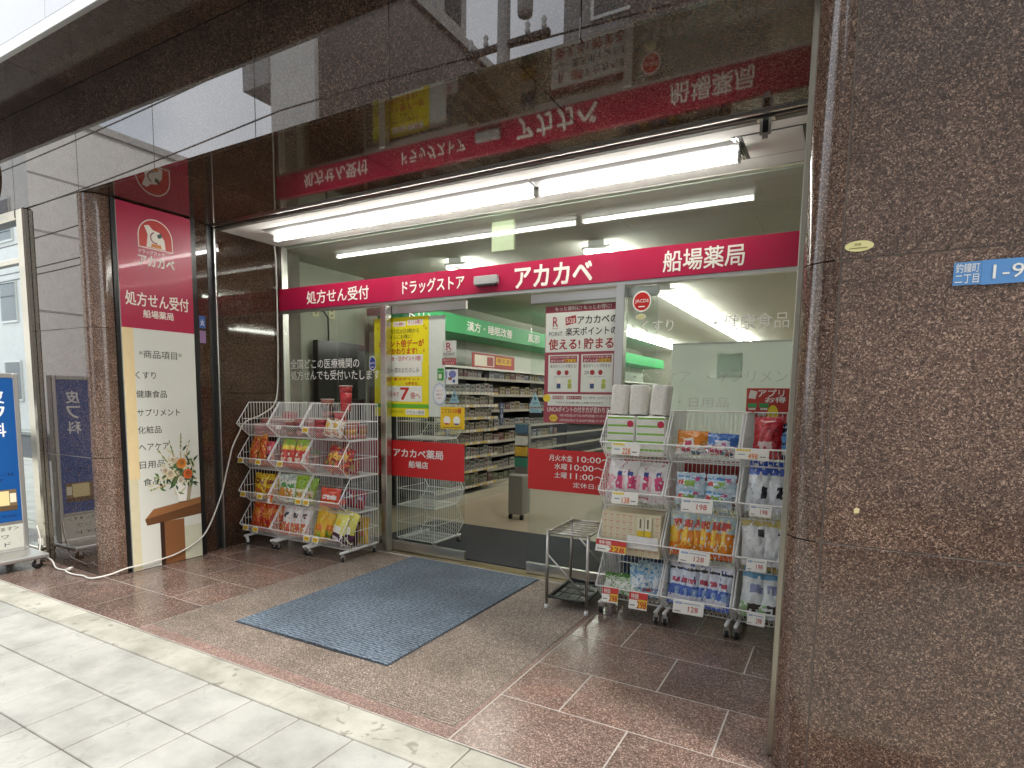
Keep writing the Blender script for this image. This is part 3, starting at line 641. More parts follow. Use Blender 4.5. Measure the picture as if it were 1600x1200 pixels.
# red sale poster at the far right
t = thing('red_poster', 'red recruitment poster with white lettering behind right window edge', 'poster', (-.35, 3.96, 1.25))
F = FRONT(3.96)
obj('poster_sheet', MB().slab(F, -.515, 1.20, -.29 + .17, 1.42, -.0008, 0, ink('#b8372c')), t)
mb = LT(t); mb.poly(F, [(-.505, 1.36), (-.465, 1.355), (-.455, 1.40), (-.495, 1.41)], .0006, ink('#e8e4da')); mb.rect(F, -.505, 1.305, -.455, 1.33, .0006, ink('#3f9a54')); mb.rect(F, -.44, 1.305, -.39, 1.33, .0006, ink('#3f9a54')); mb.rect(F, -.50, 1.29, -.46, 1.302, .0006, ink('#e8e4da')); mb.rect(F, -.435, 1.29, -.395, 1.302, .0006, ink('#e8e4da'))
mb.disc(F, -.365, 1.265, .03, .055, .0006, ink('#ead62f')); mb.rect(F, -.51, 1.21, -.405, 1.223, .0006, ink('#eae3d6')); mb.rect(F, -.45, 1.255, -.40, 1.275, .0006, ink('#d7cfc9'))
mb.text(F, 'アプリ', -.45, 1.37, -.31, 1.412, .001, WH, .04).text(F, 'お得', -.41, 1.335, -.30, 1.368, .001, WH, .03); obj('print', mb, t)

# ------------------------------------------------------------------ interior
rm = struct('shop_floor', BX(-5.2, 4.10, -.3, 3.5, 18, 0, mat=IFLR))
ZI = 2.70
ic = struct('shop_ceiling', BX(-5.2, 4.05, ZI + .012, 3.5, 18, ZI + .1, mat=MOR))
for j in range(16):
    for i in range(5):
        a = -5.2 + 1.82 * i - (.91 if j % 2 else 0)
        obj('ceiling_board', BX(max(-5.2, a) + .0015, 4.05 + .91 * j + .0015, ZI - .002, min(3.5, a + 1.82) - .0015, 4.05 + .91 * (j + 1) - .0015, ZI + .010, mat=CEILI), ic)
struct('left_wall', BX(-5.3, 4.05, 0, -4.90, 5.45, ZI, mat=WALLM))
struct('left_wall_rear', BX(-5.4, 5.45, 0, -5.15, 18, ZI, mat=WALLM))
struct('back_wall', BX(-5.2, 17.6, 0, 3.5, 18, ZI, mat=WALLM))
struct('right_wall', BX(3.2, 4.05, 0, 3.5, 17.6, ZI, mat=WALLM))
struct('wall_return', BX(-4.90, 4.048, 0, -4.63, 4.09, ZI, mat=WALLM))
def frosted():
    m = bpy.data.materials.new('frosted partition'); m.use_nodes = True; nt = m.node_tree; nt.nodes.clear(); N = nt.nodes.new; L = nt.links.new
    o = N('ShaderNodeOutputMaterial'); a = N('ShaderNodeBsdfTranslucent'); a.inputs[0].default_value = (.93, .99, .95, 1); b_ = N('ShaderNodeBsdfDiffuse'); b_.inputs[0].default_value = (.62, .72, .66, 1)
    x = N('ShaderNodeMixShader'); x.inputs[0].default_value = .38; L(a.outputs[0], x.inputs[1]); L(b_.outputs[0], x.inputs[2]); L(x.outputs[0], o.inputs[0]); return m
PARTM = frosted()
t = thing('partition', 'low grey green partition board behind the right window', 'partition', (-.5, 4.3, 0))
obj('board', MB().add([(-1.055, 4.30, 0), (3.2, 4.30, 0), (3.2, 4.30, 1.722), (-1.055, 4.30, 1.722)], [(0, 1, 2, 3)], PARTM), t)
obj('board_edge', BX(-1.06, 4.296, 1.7222, 3.2, 4.304, 1.732, mat=SATIN), t)
obj('mounted_box', BX(-.75, 4.265, 1.495, -.595, 4.299, 1.652, mat=PARTM), t)
# hanging notice
t = thing('hanging_notice', 'pale yellow green notice board hanging behind glass above the sensor', 'notice board', (-2.36, 4.2, 2.69))
obj('board', BX(-2.46, 4.2, 2.475, -2.265, 4.225, 2.697, mat=plain('pale green plastic', (.60, .66, .44), .5)), t)
# television and sockets
tv = thing('television', 'large black television on stand behind the left window', 'television', (-4.8, 4.9, 0))
WF = SIDE(-4.86)
obj('screen', BX(-4.87, 4.62, .35, -4.80, 5.35, 1.92, mat=plain('black screen', (.006, .006, .007), .15)), tv)
obj('stand', BX(-4.88, 4.8, .002, -4.6, 5.2, .35, mat=BLACKM), tv)
for a, lab in ((4.685, 'left ivory wall socket with black plug behind window'), (4.92, 'right ivory wall socket without plug behind window')):
    t = thing('wall_socket', lab, 'socket', (-4.9, a, 2.22), 'sockets on the shop wall')
    obj('plate', BX(-4.899, a - .045, 2.17, -4.89, a + .045, 2.30, mat=plain('ivory plastic', (.62, .58, .38), .45), bev=.002), t)
    [obj('socket_hole', BX(-4.8895, a - .012, z_, -4.888, a + .012, z_ + .012, mat=BLK), t) for z_ in (2.20, 2.25)]
c = obj('power_cord', MB().tube([(-4.885, 4.685, 2.235), (-4.85, 4.69, 2.235), (-4.85, 4.76, 2.23), (-4.86, 4.83, 2.17), (-4.865, 4.84, 2.0), (-4.87, 4.84, 1.925)], .009, BLK, 6)); tag(c, 'black power cord plugged into wall socket above television', 'cable')
mt = obj('indoor_mat', BX(-3.75, 4.13, .001, -.9, 5.28, .012, mat=plain('charcoal carpet', (.035, .036, .042), .95, noise=.2, scale=200, bump=.5))); tag(mt, 'dark charcoal mat on the shop floor inside the doors', 'mat')
# ceiling lights inside
li0 = None
rowc = {}
def shoplamp(x, y, L=1.22):
    rn = 'left' if x < -3 else ('middle' if x < 0 else 'right'); rowc[rn] = rowc.get(rn, -1) + 1
    t = thing('shop_lamp', 'lit twin tube lamp, %s from the door in the %s ceiling row' % (ORD[rowc[rn]], rn), 'lamp', (x, y, ZI - .003), 'twin tube lamps in rows on the shop ceiling')
    mb = MB(); mb.box(x - .07, y, ZI - .05, x + .07, y + L, ZI - .004, PLW); mb.box(x - .125, y, ZI - .07, x + .125, y + .03, ZI - .05, SATIN); mb.box(x - .125, y + L - .03, ZI - .07, x + .125, y + L, ZI - .05, SATIN); obj('lamp_body', mb, t)
    for s in (-1, 1): obj('tube', MB().tube([(x + s * .105, y + .032, ZI - .085), (x + s * .105, y + L - .032, ZI - .085)], .016, TUBEI, 8), t)
    return t
shoplamp(-3.38, 5.06); l0 = shoplamp(-1.93, 5.06)
for k in range(8):
    shoplamp(-1.93, 7.35 + 1.26 * k)
for k in range(7): shoplamp(-3.75, 8.9 + 1.26 * k)
for k in range(5): shoplamp(1.2, 5.4 + 2.4 * k)  # unseen lamp row, added to brighten the partition from behind
# medicine shelving
sh = thing('medicine_shelving', 'tall black wall shelving of medicines under a green banner', 'shelving', (-4.4, 7.5, 0))
X1, X2 = -4.12, -4.30
BLKS = plain('black shelf steel', (.02, .02, .022), .4)
obj('back_panel', BX(-5.1, 5.75, 0, -4.62, 16, 1.66, mat=BLKS), sh)
obj('upper_panel', BX(-5.1, 5.75, 1.66, -4.66, 16, 2.12, mat=plain('white upper panel', (.68, .70, .64), .5)), sh)
obj('banner', BX(-4.66, 5.4, 2.12, -4.13, 16, 2.335, mat=GREENM), sh)
FS = SIDE(-4.129); mb = LT(sh)
mb.text(FS, 'ドリンク', 5.30, 2.175, 5.95, 2.285, .001, WH, .03).text(FS, '漢方・睡眠改善', 6.47, 2.17, 7.65, 2.285, .001, WH, .02).text(FS, '風邪', 8.15, 2.17, 8.55, 2.285, .001, WH, .02).text(FS, '胃腸', 9.6, 2.17, 10.0, 2.285, .001, WH, .02); obj('banner_lettering', mb, sh)
obj('plinth', BX(-4.62, 5.75, 0, -4.10, 16, .10, mat=plain('cream kick plate', (.45, .42, .33), .5)), sh)
rails = plain('cream price rail', (.34, .32, .27), .45)
rows1 = [1.60, 1.40, 1.24, 1.08, .92, .76, .58, .40, .20]
rows2 = [1.60, 1.38, 1.16, .92, .72, .52, .32, .14]
for z in rows1:
    x = X1 if z < 1.5 else X2
    obj('shelf_board', BX(-4.62, 5.76, z - .018, x, 7.25, z, mat=BLKS), sh)
    obj('price_rail', BX(x + .001, 5.76, z - .03, x + .012, 7.25, z + .006, mat=rails), sh)
for z in rows2:
    obj('shelf_board', BX(-4.62, 7.27, z - .018, X2, 15.9, z, mat=BLKS), sh)
    obj('price_rail', BX(X2 + .001, 7.27, z - .03, X2 + .012, 15.9, z + .006, mat=rails), sh)
for y in (5.75, 7.255, 8.7, 10.2): obj('upright', BX(-4.64, y, 0, -4.34, y + .012, 1.66, mat=BLKS), sh)
obj('header_light', BX(-4.62, 5.76, 1.71, -4.26, 15.9, 1.735, mat=plain('white header shelf', (.75, .75, .70), .5)), sh)
def mute(h, f):
    v = [int(h[i:i + 2], 16) for i in (1, 3, 5)]; a = sum(v) / 3
    return '#%02x%02x%02x' % tuple(int(max(0, min(255, (a + (x - a) * .62) * f))) for x in v)
boxmesh = {}
def medmesh(c1, c2, w_, h_, d_):
    k = (c1, c2, w_, h_)
    if k not in boxmesh:
        mb = MB(); mb.box(-d_, 0, 0, 0, w_, h_, ink(mute(c1, .62))); Fb = SIDE(0); mb.rect(Fb, w_ * .12, h_ * .55, w_ * .88, h_ * .85, .0006, ink(mute(c2, .5))); mb.rect(Fb, w_ * .3, h_ * .15, w_ * .7, h_ * .3, .0006, ink('#5c3a34'))
        boxmesh[k] = mb.mesh('medicine_box')
    return boxmesh[k]
pal = {'cream': [('#d8cfae', '#a9823c'), ('#cfc6a4', '#8e7c34'), ('#d9d3b8', '#a5562e')], 'white': [('#d8d8d0', '#6b7fa8'), ('#dcd9cf', '#a4434a'), ('#cfd4cc', '#74906a')],
       'mixed': [('#c9ccd0', '#3d5ea0'), ('#d8cfc0', '#c04038'), ('#b8473c', '#e2d8c0'), ('#d8c060', '#7a4a2a'), ('#5d86b4', '#e0e0e0')], 'green': [('#8fa85e', '#e0dcc0'), ('#c8c4a8', '#5b8a3a'), ('#a04a44', '#e0d8c8')]}
nm = 0
def fill(z, x, y0, y1, kind, hmax, lab, step, grp):
    y = y0; n_i = 0
    while y < y1:
        w_ = step * random.choice((.82, .9)); h_ = hmax * random.choice((.75, .9, 1)); c = random.choice(pal[kind])
        o = bpy.data.objects.new('medicine_box', medmesh(c[0], c[1], round(w_, 3), round(h_, 3), .10)); col.objects.link(o); o.location = (x - random.uniform(.01, .03), y, z + .001)
        tag(o, lab.replace('box on', 'box, %s from left on' % ORD[n_i]), 'medicine box', grp); y += step; n_i += 1
for k, z in enumerate(rows1):
    kind = 'mixed' if k == 0 else ('green' if k == 8 else ('cream' if k in (2, 3, 4, 5) else 'white'))
    adj = {'mixed': 'mixed coloured', 'green': 'green and cream', 'cream': 'cream', 'white': 'pale'}[kind]
    fill(z, (X1 if z < 1.5 else X2) - .005, 5.9, 7.15, kind, .12 if k < 7 else .15, adj + ' medicine box on the %s shelf from top, near section' % ORD[k], .115, adj + ' medicine boxes on near shelf number %d' % (k + 1))
for k, z in enumerate(rows2):
    kind = ['mixed', 'mixed', 'mixed', 'white', 'mixed', 'cream', 'white', 'green'][k]
    adj = {'mixed': 'mixed coloured', 'green': 'green and cream', 'cream': 'cream', 'white': 'pale'}[kind]
    fill(z, X2 - .005, 7.35, 9.7, kind, .12, adj + ' medicine box on the %s shelf from top, rear section' % ORD[k], .16, adj + ' medicine boxes on rear shelf number %d' % (k + 1))
for z in rows1[1:]:
    mb = MB(); Fp = SIDE(X1 + .0125)
    for q in range(16): mb.rect(Fp, 5.80 + q * .09, z - .026, 5.865 + q * .09, z + .004, .0004, ink(random.choice(('#cfcabb', '#c9c3b0', '#c7a94c', '#b9b8b0'))))
    o = obj('price_strip', mb, sh); o['kind'] = 'stuff'
t = thing('shelf_card', 'red and yellow display card on top of medicine shelving', 'display card', (-4.3, 7.2, 1.735))
FS2 = SIDE(-4.27); mb = MB().slab(FS2, 6.82, 1.74, 8.0, 1.93, -.006, 0, ink('#a32a22')); mb.rect(FS2, 6.88, 1.76, 7.4, 1.905, .0015, ink('#e3dccb')); mb.rect(FS2, 7.45, 1.80, 7.9, 1.90, .0015, ink('#e0b82c')); mb.rect(FS2, 7.2, 1.77, 7.37, 1.89, .003, ink('#8f2420')); mb.text(FS2, '使える!', 7.48, 1.82, 7.88, 1.885, .003, ink('#a32a22'), .03); obj('card', mb, t)
for (y, z, lab) in ((5.95, .98, 'dark blue hanging card at lower left of medicine shelving'), (7.28, 1.13, 'dark blue hanging card in middle of medicine shelving')):
    t = thing('hanging_card', lab, 'display card', (X1, y, z)); FS3 = SIDE(X1 + .02); mb = MB().slab(FS3, y, z - .17, y + .10, z + .14, -.004, 0, ink('#28395c')); mb.text(FS3, 'よ\nく\n効\nく', y + .02, z - .15, y + .08, z + .12, .0015, ink('#cfd3da'), 0); obj('card', mb, t)
# display stand, counter, rack inside
t = thing('brochure_stand', 'white brochure stand on castors standing inside the doorway', 'stand', (-3.0, 6.0, 0))
obj('stand_body', BX(-3.15, 5.80, .06, -2.97, 6.0, .50, mat=plain('pale grey cabinet', (.30, .30, .27), .5), bev=.01), t)
obj('back_board', BX(-3.15, 5.95, .50, -2.97, 5.98, 1.06, mat=MC['pale grey cabinet']), t)
mb = MB()
for k, (z, c) in enumerate(((.95, '#4d6f86'), (.82, '#cfcfc8'), (.70, '#c7a53a'), (.58, '#3f8a76'))):
    mb.box(-3.13, 5.91, z, -2.99, 5.945, z + .10, ink(c))
obj('brochure_rack', mb, t)
for dx in (-3.13, -2.99): obj('castor', MB().tube([(dx - .012, 5.83, .03), (dx + .012, 5.83, .03)], .03, BLK, 12), t)
t = thing('service_counter', 'low white service counter with drawers seen through right door', 'counter', (-1.6, 7, 0))
obj('counter_body', BX(-2.35, 6.6, 0, -.9, 7.2, .82, mat=plain('off white laminate', (.62, .62, .56), .4), bev=.005), t)
for a in (-2.33, -1.84, -1.36): 
    for z in (.10, .45): obj('drawer_front', BX(a, 6.588, z, a + .46, 6.599, z + .32, mat=plain('pale drawer laminate', (.66, .66, .61), .4), bev=.003), t)
BLUB = plain('blue basket plastic', (.015, .07, .30), .4)
t = thing('shopping_baskets', 'stack of blue plastic shopping baskets inside behind umbrella stand', 'baskets', (-1.15, 4.4, 0))
for k in range(4):
    mb = MB(); z = .02 + .07 * k; zt = z + .20; a = (-1.33, 4.24, -.93, 4.52); q = .03
    for n_ in range(13):
        x = a[0] + (a[2] - a[0]) * n_ / 12
        for y, yb_ in ((a[1], a[1] + q), (a[3], a[3] - q)): mb.tube([(x, yb_, z), (x, y, zt)], .006, BLUB, 4, smooth=False)
    for n_ in range(9):
        y = a[1] + (a[3] - a[1]) * n_ / 8
        for x, xb in ((a[0], a[0] + q), (a[2], a[2] - q)): mb.tube([(xb, y, z), (x, y, zt)], .006, BLUB, 4, smooth=False)
    for zz, o_ in ((z, q), (z + .1, q / 2), (zt, 0)):
        P4 = [(a[0] + o_, a[1] + o_, zz), (a[2] - o_, a[1] + o_, zz), (a[2] - o_, a[3] - o_, zz), (a[0] + o_, a[3] - o_, zz)]
        for n_ in range(4): mb.tube([P4[n_], P4[(n_ + 1) % 4]], .009, BLUB, 4, smooth=False)
    obj('basket', mb, t)
obj('handle', MB().tube([(-1.31, 4.38, .43), (-1.29, 4.38, .52), (-.97, 4.38, .52), (-.95, 4.38, .43)], .009, BLUB, 6), t)
t = thing('low_gondola', 'low gondola shelf of packets behind right door glass', 'shelving', (-2.6, 9.5, 0))
obj('gondola_body', BX(-2.9, 8.6, 0, -1.6, 9.2, 1.15, mat=BLKS), t)
for z in (.2, .5, .8, 1.1): obj('shelf_board', BX(-2.95, 8.4, z, -1.55, 8.6, z + .03, mat=rails), t)
k = 0
for z in (.23, .53, .83):
    for i in range(10):
        c = random.choice(pal['mixed']); o = obj('packet', BX(-2.9 + .13 * i, 8.43, z + .001, -2.79 + .13 * i, 8.55, z + .19, mat=ink(c[0]))); tag(o, '%s packet from left on the %s shelf of the low gondola' % (ORD[i], {.23: 'lowest', .53: 'middle', .83: 'upper'}[z]), 'packet', 'packets on the low gondola')

# ------------------------------------------------------------------ left porch sign
def left_sign():
    X = -4.545; t = thing('product_sign', 'tall crimson and white product list sign with flower photo', 'sign', (X, 2.76, 0)); F = SIDE(X)
    Y0, Y1 = 2.483, 3.05
    obj('sign_panel', BX(-4.585, Y0, .004, X, Y1, ZS - .012, mat=SIGNW), t)
    mb = MB(); mb.rect(F, Y0, 1.82, Y1, ZS - .012, .001, BANDM); obj('crimson_field', mb, t)
    W = ink('#f3ece0'); Rd = ink('#c0221c')
    c, b0, r = 2.765, 2.425, .128
    def arch(rr, hh): return [(c - rr, b0 - hh)] + [(c + rr, b0 - hh)] + [(c + rr * math.cos(math.pi * i / 16), b0 + .075 + rr * math.sin(math.pi * i / 16)) for i in range(17)]
    mb = MB(); mb.poly(F, arch(.134, .012), .0016, W); mb.poly(F, arch(.126, .004), .0022, Rd)
    mb.poly(F, [(c - .072, b0 + .0), (c + .075, b0 + .0), (c + .068, b0 + .07), (c + .03, b0 + .12), (c - .02, b0 + .13), (c - .05, b0 + .16), (c - .085, b0 + .15), (c - .06, b0 + .09)], .0028, W)
    mb.ring(F, c + .0, b0 + .075, .034, .043, .0034, ink('#7a1c2c'), 14, math.pi * .6, math.pi * 1.6); mb.poly(F, [(c - .04, b0 + .004), (c + .045, b0 + .004), (c + .038, b0 + .03), (c - .03, b0 + .03)], .0034, ink('#d07a22'))
    mb.poly(F, [(c + .01, b0 + .10), (c + .05, b0 + .12), (c + .045, b0 + .085), (c + .02, b0 + .075)], .0034, ink('#20382a')); obj('emblem', mb, t)
    mb = LT(t); mb.text(F, 'ドラッグストア', 2.635, 2.372, 2.83, 2.40, .0016, W, .02).text(F, 'アカカベ', 2.628, 2.285, 2.905, 2.36, .0016, W, .05)
    mb.text(F, '処方せん受付', 2.52, 1.985, 3.01, 2.085, .0016, W, .03).text(F, '船場薬局', 2.645, 1.905, 2.88, 1.962, .0016, W, .03); obj('lettering', mb, t)
    K = ink('#33332e'); mb = LT(t)
    mb.text(F, '*商品項目*', 2.60, 1.605, 2.935, 1.665, .0016, K, 0)
    for s, z, y1 in (('くすり', 1.475, 2.72), ('健康食品', 1.335, 2.80), ('サプリメント', 1.195, 2.90), ('化粧品', 1.065, 2.745), ('ヘアケア', .935, 2.80), ('日用品', .80, 2.76), ('食品', .668, 2.72)):
        mb.text(F, s, 2.565 + (.0 if z > .7 else .02), z - .025, y1, z + .03, .0016, K, 0)
    obj('product_list', mb, t)
    mb = MB(); mb.rect(F, Y0, .70, 2.565, 1.82, .0006, ink('#e6cf9f')); mb.rect(F, Y0, .004, 2.55, .70, .0006, ink('#d9cfae'))
    mb.poly(F, [(2.60, .335), (Y1, .36), (Y1, .45), (2.585, .385)], .0010, ink('#6b4528')); mb.poly(F, [(2.585, .385), (Y1, .45), (Y1, .50), (2.655, .455)], .0010, ink('#9a683f'))
    mb.rect(F, 2.70, .004, 2.735, .345, .0010, ink('#3a2315')); mb.rect(F, 2.735, .004, 2.90, .345, .0010, ink('#8a5a36')); mb.rect(F, 2.90, .004, Y1, .28, .0008, ink('#cfd0b8'))
    mb.poly(F, [(2.865, .48), (2.955, .48), (2.985, .64), (2.83, .64)], .0014, ink('#fbf8f0')); mb.poly(F, [(2.925, .48), (2.955, .48), (2.985, .64), (2.945, .64)], .0018, ink('#a89c84')); mb.poly(F, [(2.855, .474), (2.965, .474), (2.958, .484), (2.862, .484)], .0019, ink('#7a5a3c'))
    rnd = random.Random(3)
    for k in range(150):
        a, z = rnd.gauss(2.88, .085), rnd.gauss(.72, .075); l = rnd.uniform(.02, .05); th = rnd.uniform(0, 6.28)
        if a > Y1 - .03: continue
        mb.poly(F, [(a - l * math.cos(th), z - l * math.sin(th)), (a + .01 * math.sin(th), z - .01 * math.cos(th)), (a + l * math.cos(th) * .7, z + l * math.sin(th)), (a - .01 * math.sin(th), z + .01 * math.cos(th))], 0.0016 + k * 1e-5, ink(rnd.choice(('#3f5a34', '#5b7a44', '#2f4630', '#d8d2b0'))))
    for a, z, th in ((2.80, .98, 2.0), (2.90, 1.03, 1.6), (2.70, .92, 2.3), (2.62, .60, 3.0), (2.97, .97, 1.4), (2.66, .70, 2.8)):
        mb.poly(F, [(2.88, .66), (2.884, .67), (a + .003, z), (a - .003, z)], .0030, ink('#6d7a4c'))
        for q in range(6):
            f = .45 + .55 * q / 6; mb.disc(F, 2.88 + (a - 2.88) * f, .66 + (z - .66) * f, .010, .008, .0033, ink(rnd.choice(('#e9dcc0', '#9aa867', '#d9b98c'))), 8)
    for a, z, rr, h_ in ((2.895, .79, .042, '#e08a3c'), (2.945, .70, .040, '#df6a30'), (2.80, .71, .038, '#e8d7b4'), (2.83, .82, .03, '#ead9b8'), (2.755, .75, .026, '#e6d3b6'), (2.885, .66, .028, '#e9dcc4')):
        for q in range(3): mb.disc(F, a + rnd.uniform(-.006, .006) * q, z + rnd.uniform(-.006, .006) * q, rr * (1 - .28 * q), rr * (1 - .28 * q), .0038 + .0004 * q, ink(['#%02x%02x%02x' % tuple(int(int(h_[i:i + 2], 16) * f) for i in (1, 3, 5)) for f in (1, .88, .76)][q]), 12)
    obj('flower_print', mb, t)
    k = thing('notice_plate', 'small blue and purple notice plates on porch side wall', 'notice', (-4.6, 3.2, 1.9)); F = SIDE(-4.5985); mb = LT(k)
    mb.rect(F, 3.135, 1.88, 3.19, 1.98, 0, ink('#2c5a9c')); mb.rect(F, 3.135, 1.76, 3.19, 1.86, 0, ink('#8a6a94')); mb.text(F, '火', 3.145, 1.90, 3.18, 1.95, .001, WH, .02); obj('plate', mb, k)
left_sign()

# ------------------------------------------------------------------ wire racks
def basket_mesh(wd):
    """wire display basket, origin at rear bottom left, front towards -y"""
    mb = MB(); r = .0025; D0, DL, DT, H, HL = .345, .47, .335, .292, .105
    def wire(p, rr=r): mb.tube(p, rr, WIRE, 4, smooth=False, cap=False)
    side = lambda x: [(x, 0, 0), (x, -D0, 0), (x, -DL, HL), (x, -DT, H), (x, 0, H), (x, 0, 0)]
    for x in (0, wd):
        wire(side(x), .0045)
        k = 15
        for i in range(1, k):
            y = -DL * i / k
            lo = 0 if -y <= D0 else HL * (-y - D0) / (DL - D0)
            hi = H if -y <= DT else HL + (H - HL) * (DL + y) / (DL - DT)
            wire([(x, y, lo), (x, y, hi)])
        wire([(x, 0, H * .5), (x, -.40, H * .5)], .0028)
    n = max(10, int(wd / .0245))
    for i in range(1, n):
        x = wd * i / n; wire([(x, 0, H), (x, 0, 0)]); wire([(x, 0, 0), (x, -D0, 0), (x, -DL, HL)], .0017)
    for p in ((0, H), (0, H * .5), (0, 0), (-D0, 0), (-DL, HL)): wire([(0, p[0], p[1]), (wd, p[0], p[1])], .0044)
    for p in ((-.12, 0), (-.24, 0)): wire([(0, p[0], p[1]), (wd, p[0], p[1])], .0026)
    return mb.mesh('wire_basket')
def castor_mesh():
    mb = MB(); mb.box(-.009, -.012, .045, .009, .012, .072, SATIN); mb.box(-.016, -.006, .018, -.011, .014, .05, SATIN); mb.box(.011, -.006, .018, .016, .014, .05, SATIN)
    mb.tube([(-.010, .004, .024), (.010, .004, .024)], .0235, BLK, 14, smooth=False); return mb.mesh('castor')
BM = basket_mesh(.385); BML = basket_mesh(.405); CM = castor_mesh()
def tag_mesh(w_, h_, kind, txt):
    mb = MB(); F = Fr((0, 0, 0), (1, 0, 0), (0, 0, 1))
    mb.slab(F, 0, -h_, w_, 0, 0, .0012, ink('#f1efe6', .3))
    if kind == 'yellow': mb.rect(F, w_ * .08, -h_ * .85, w_ * .9, -h_ * .15, .0018, ink('#e8c92a')); mb.rect(F, w_ * .1, -h_ * .95, w_ * .6, -h_ * .88, .0018, ink('#8a8470')); mb.text(F, txt, w_ * .2, -h_ * .72, w_ * .8, -h_ * .3, .0026, ink('#c87a20'), .02)
    elif kind == 'red':
        mb.rect(F, 0, -h_ * .45, w_, 0, .0018, ink('#cf3a34')); mb.rect(F, w_ * .5, -h_ * .9, w_, -h_ * .4, .0022, ink('#e6c33c')); mb.text(F, '特価', w_ * .1, -h_ * .4, w_ * .5, -h_ * .08, .0026, ink('#f1efe6'), .02); mb.text(F, txt, w_ * .45, -h_ * .92, w_ * .95, -h_ * .5, .0030, ink('#cc2a22'), .05)
        mb.rect(F, w_ * .06, -h_ * .8, w_ * .34, -h_ * .74, .0018, ink('#6d6a64'))
    elif kind == 'sale':
        for q in range(5): mb.disc(F, w_ * (.08 + .085 * q), -h_ * .12, w_ * .04, h_ * .12, .0018, ink('#e9cf3a'), 10)
        mb.text(F, txt, w_ * .40, -h_ * .92, w_ * .68, -h_ * .42, .0018, ink('#e0761c'), .05); mb.rect(F, w_ * .1, -h_ * .6, w_ * .3, -h_ * .52, .0018, ink('#7590b0')); mb.rect(F, w_ * .74, -h_ * .75, w_ * .92, -h_ * .66, .0018, ink('#7a7a7a'))
    else:
        mb.rect(F, w_ * .06, -h_ * .28, w_ * .3, -h_ * .12, .0018, ink('#9fb0cc')); mb.rect(F, w_ * .34, -h_ * .22, w_ * .9, -h_ * .16, .0018, ink('#8a9bb8')); mb.text(F, txt, w_ * .5, -h_ * .78, w_ * .82, -h_ * .38, .0018, ink('#c23a40'), .03); mb.rect(F, w_ * .06, -h_ * .86, w_ * .26, -h_ * .80, .0018, ink('#6d7078'))
    return mb.mesh('price_tag')
TM = {}
RACKS = {}
def rack(key, x0, yb, wd, bm, label, grp, tags):
    t = thing('wire_rack', label, 'display rack', (x0 + wd / 2, yb - .2, 0), grp)
    for k in range(4):
        o = bpy.data.objects.new('wire_basket', bm); col.objects.link(o); o.location = (x0, yb, .088 + .298 * k); o.parent = t; o.matrix_parent_inverse = Matrix.Translation(-t.location)
    mb = MB()
    for x in (x0 + .018, x0 + wd - .018):
        obj('base_rail', MB().tube([(x, yb + .0, .078), (x, yb - .44, .078)], .011, WIRE, 8), t)
    for x in (x0 + .018, x0 + wd - .018):
        for y in (yb - .03, yb - .41):
            o = bpy.data.objects.new('castor', CM); col.objects.link(o); o.location = (x, y, 0); o.rotation_euler[2] = random.uniform(-.7, .7); o.parent = t; o.matrix_parent_inverse = Matrix.Translation(-t.location)
    for (k, dx, w_, h_, kind, txt) in tags:
        kk = (w_, h_, kind, txt)
        if kk not in TM: TM[kk] = tag_mesh(*kk)
        o = bpy.data.objects.new('price_tag', TM[kk]); col.objects.link(o); o.location = (x0 + dx, yb - .476, .088 + .298 * k + .105); o.rotation_euler[0] = R(-14); o.rotation_euler[1] = random.uniform(-.03, .03); o.parent = t; o.matrix_parent_inverse = Matrix.Translation(-t.location)
    RACKS[key] = (x0, yb, wd)
YR = 3.93
ysm = (.07, .048, 'yellow', '98')
rack('L1', -4.605, YR, .385, BM, 'left of three white wire snack racks, against dark granite wall', 'white wire snack racks in a row', [(0, .06) + ysm, (0, .19) + ysm, (1, .04) + ysm, (1, .26) + ysm, (2, .02) + ysm, (2, .25) + ysm])
rack('L2', -4.205, YR, .385, BM, 'middle of three white wire snack racks on castors', 'white wire snack racks in a row', [(1, .33) + ysm, (2, .12) + ysm, (1, .0, .06, .07, 'red', '78'), (3, .12, .06, .03, 'white', '98')])
rack('L3', -3.805, YR, .405, BML, 'right of three white wire snack racks, beside the door post', 'white wire snack racks in a row', [(0, .02) + ysm, (0, .12) + ysm, (3, .03) + ysm, (1, .02) + ysm])
rack('R1', -1.265, YR + .03, .385, BM, 'wire rack with green striped tissue packs on top', 'white wire goods racks in a row', [(3, .08, .17, .07, 'sale', '228'), (2, .09, .16, .07, 'sale', '138'), (1, .0, .19, .075, 'red', '228'), (0, .05, .10, .09, 'red', '298'), (0, .22, .11, .10, 'red', '298')])
rack('R2', -.865, YR + .03, .385, BM, 'middle goods rack with orange and blue refill pouches', 'white wire goods racks in a row', [(2, .10, .17, .075, 'white', '198'), (1, .10, .17, .07, 'white', '128'), (0, .08, .17, .075, 'white', '128')])
rack('R3', -.465, YR + .03, .37, BM, 'rightmost goods rack, partly hidden behind the right pillar', 'white wire goods racks in a row', [(3, -.03, .17, .055, 'sale', '498'), (2, .06, .11, .06, 'white', '198'), (1, .06, .10, .065, 'white', '198'), (0, .08, .09, .065, 'white', '298')])
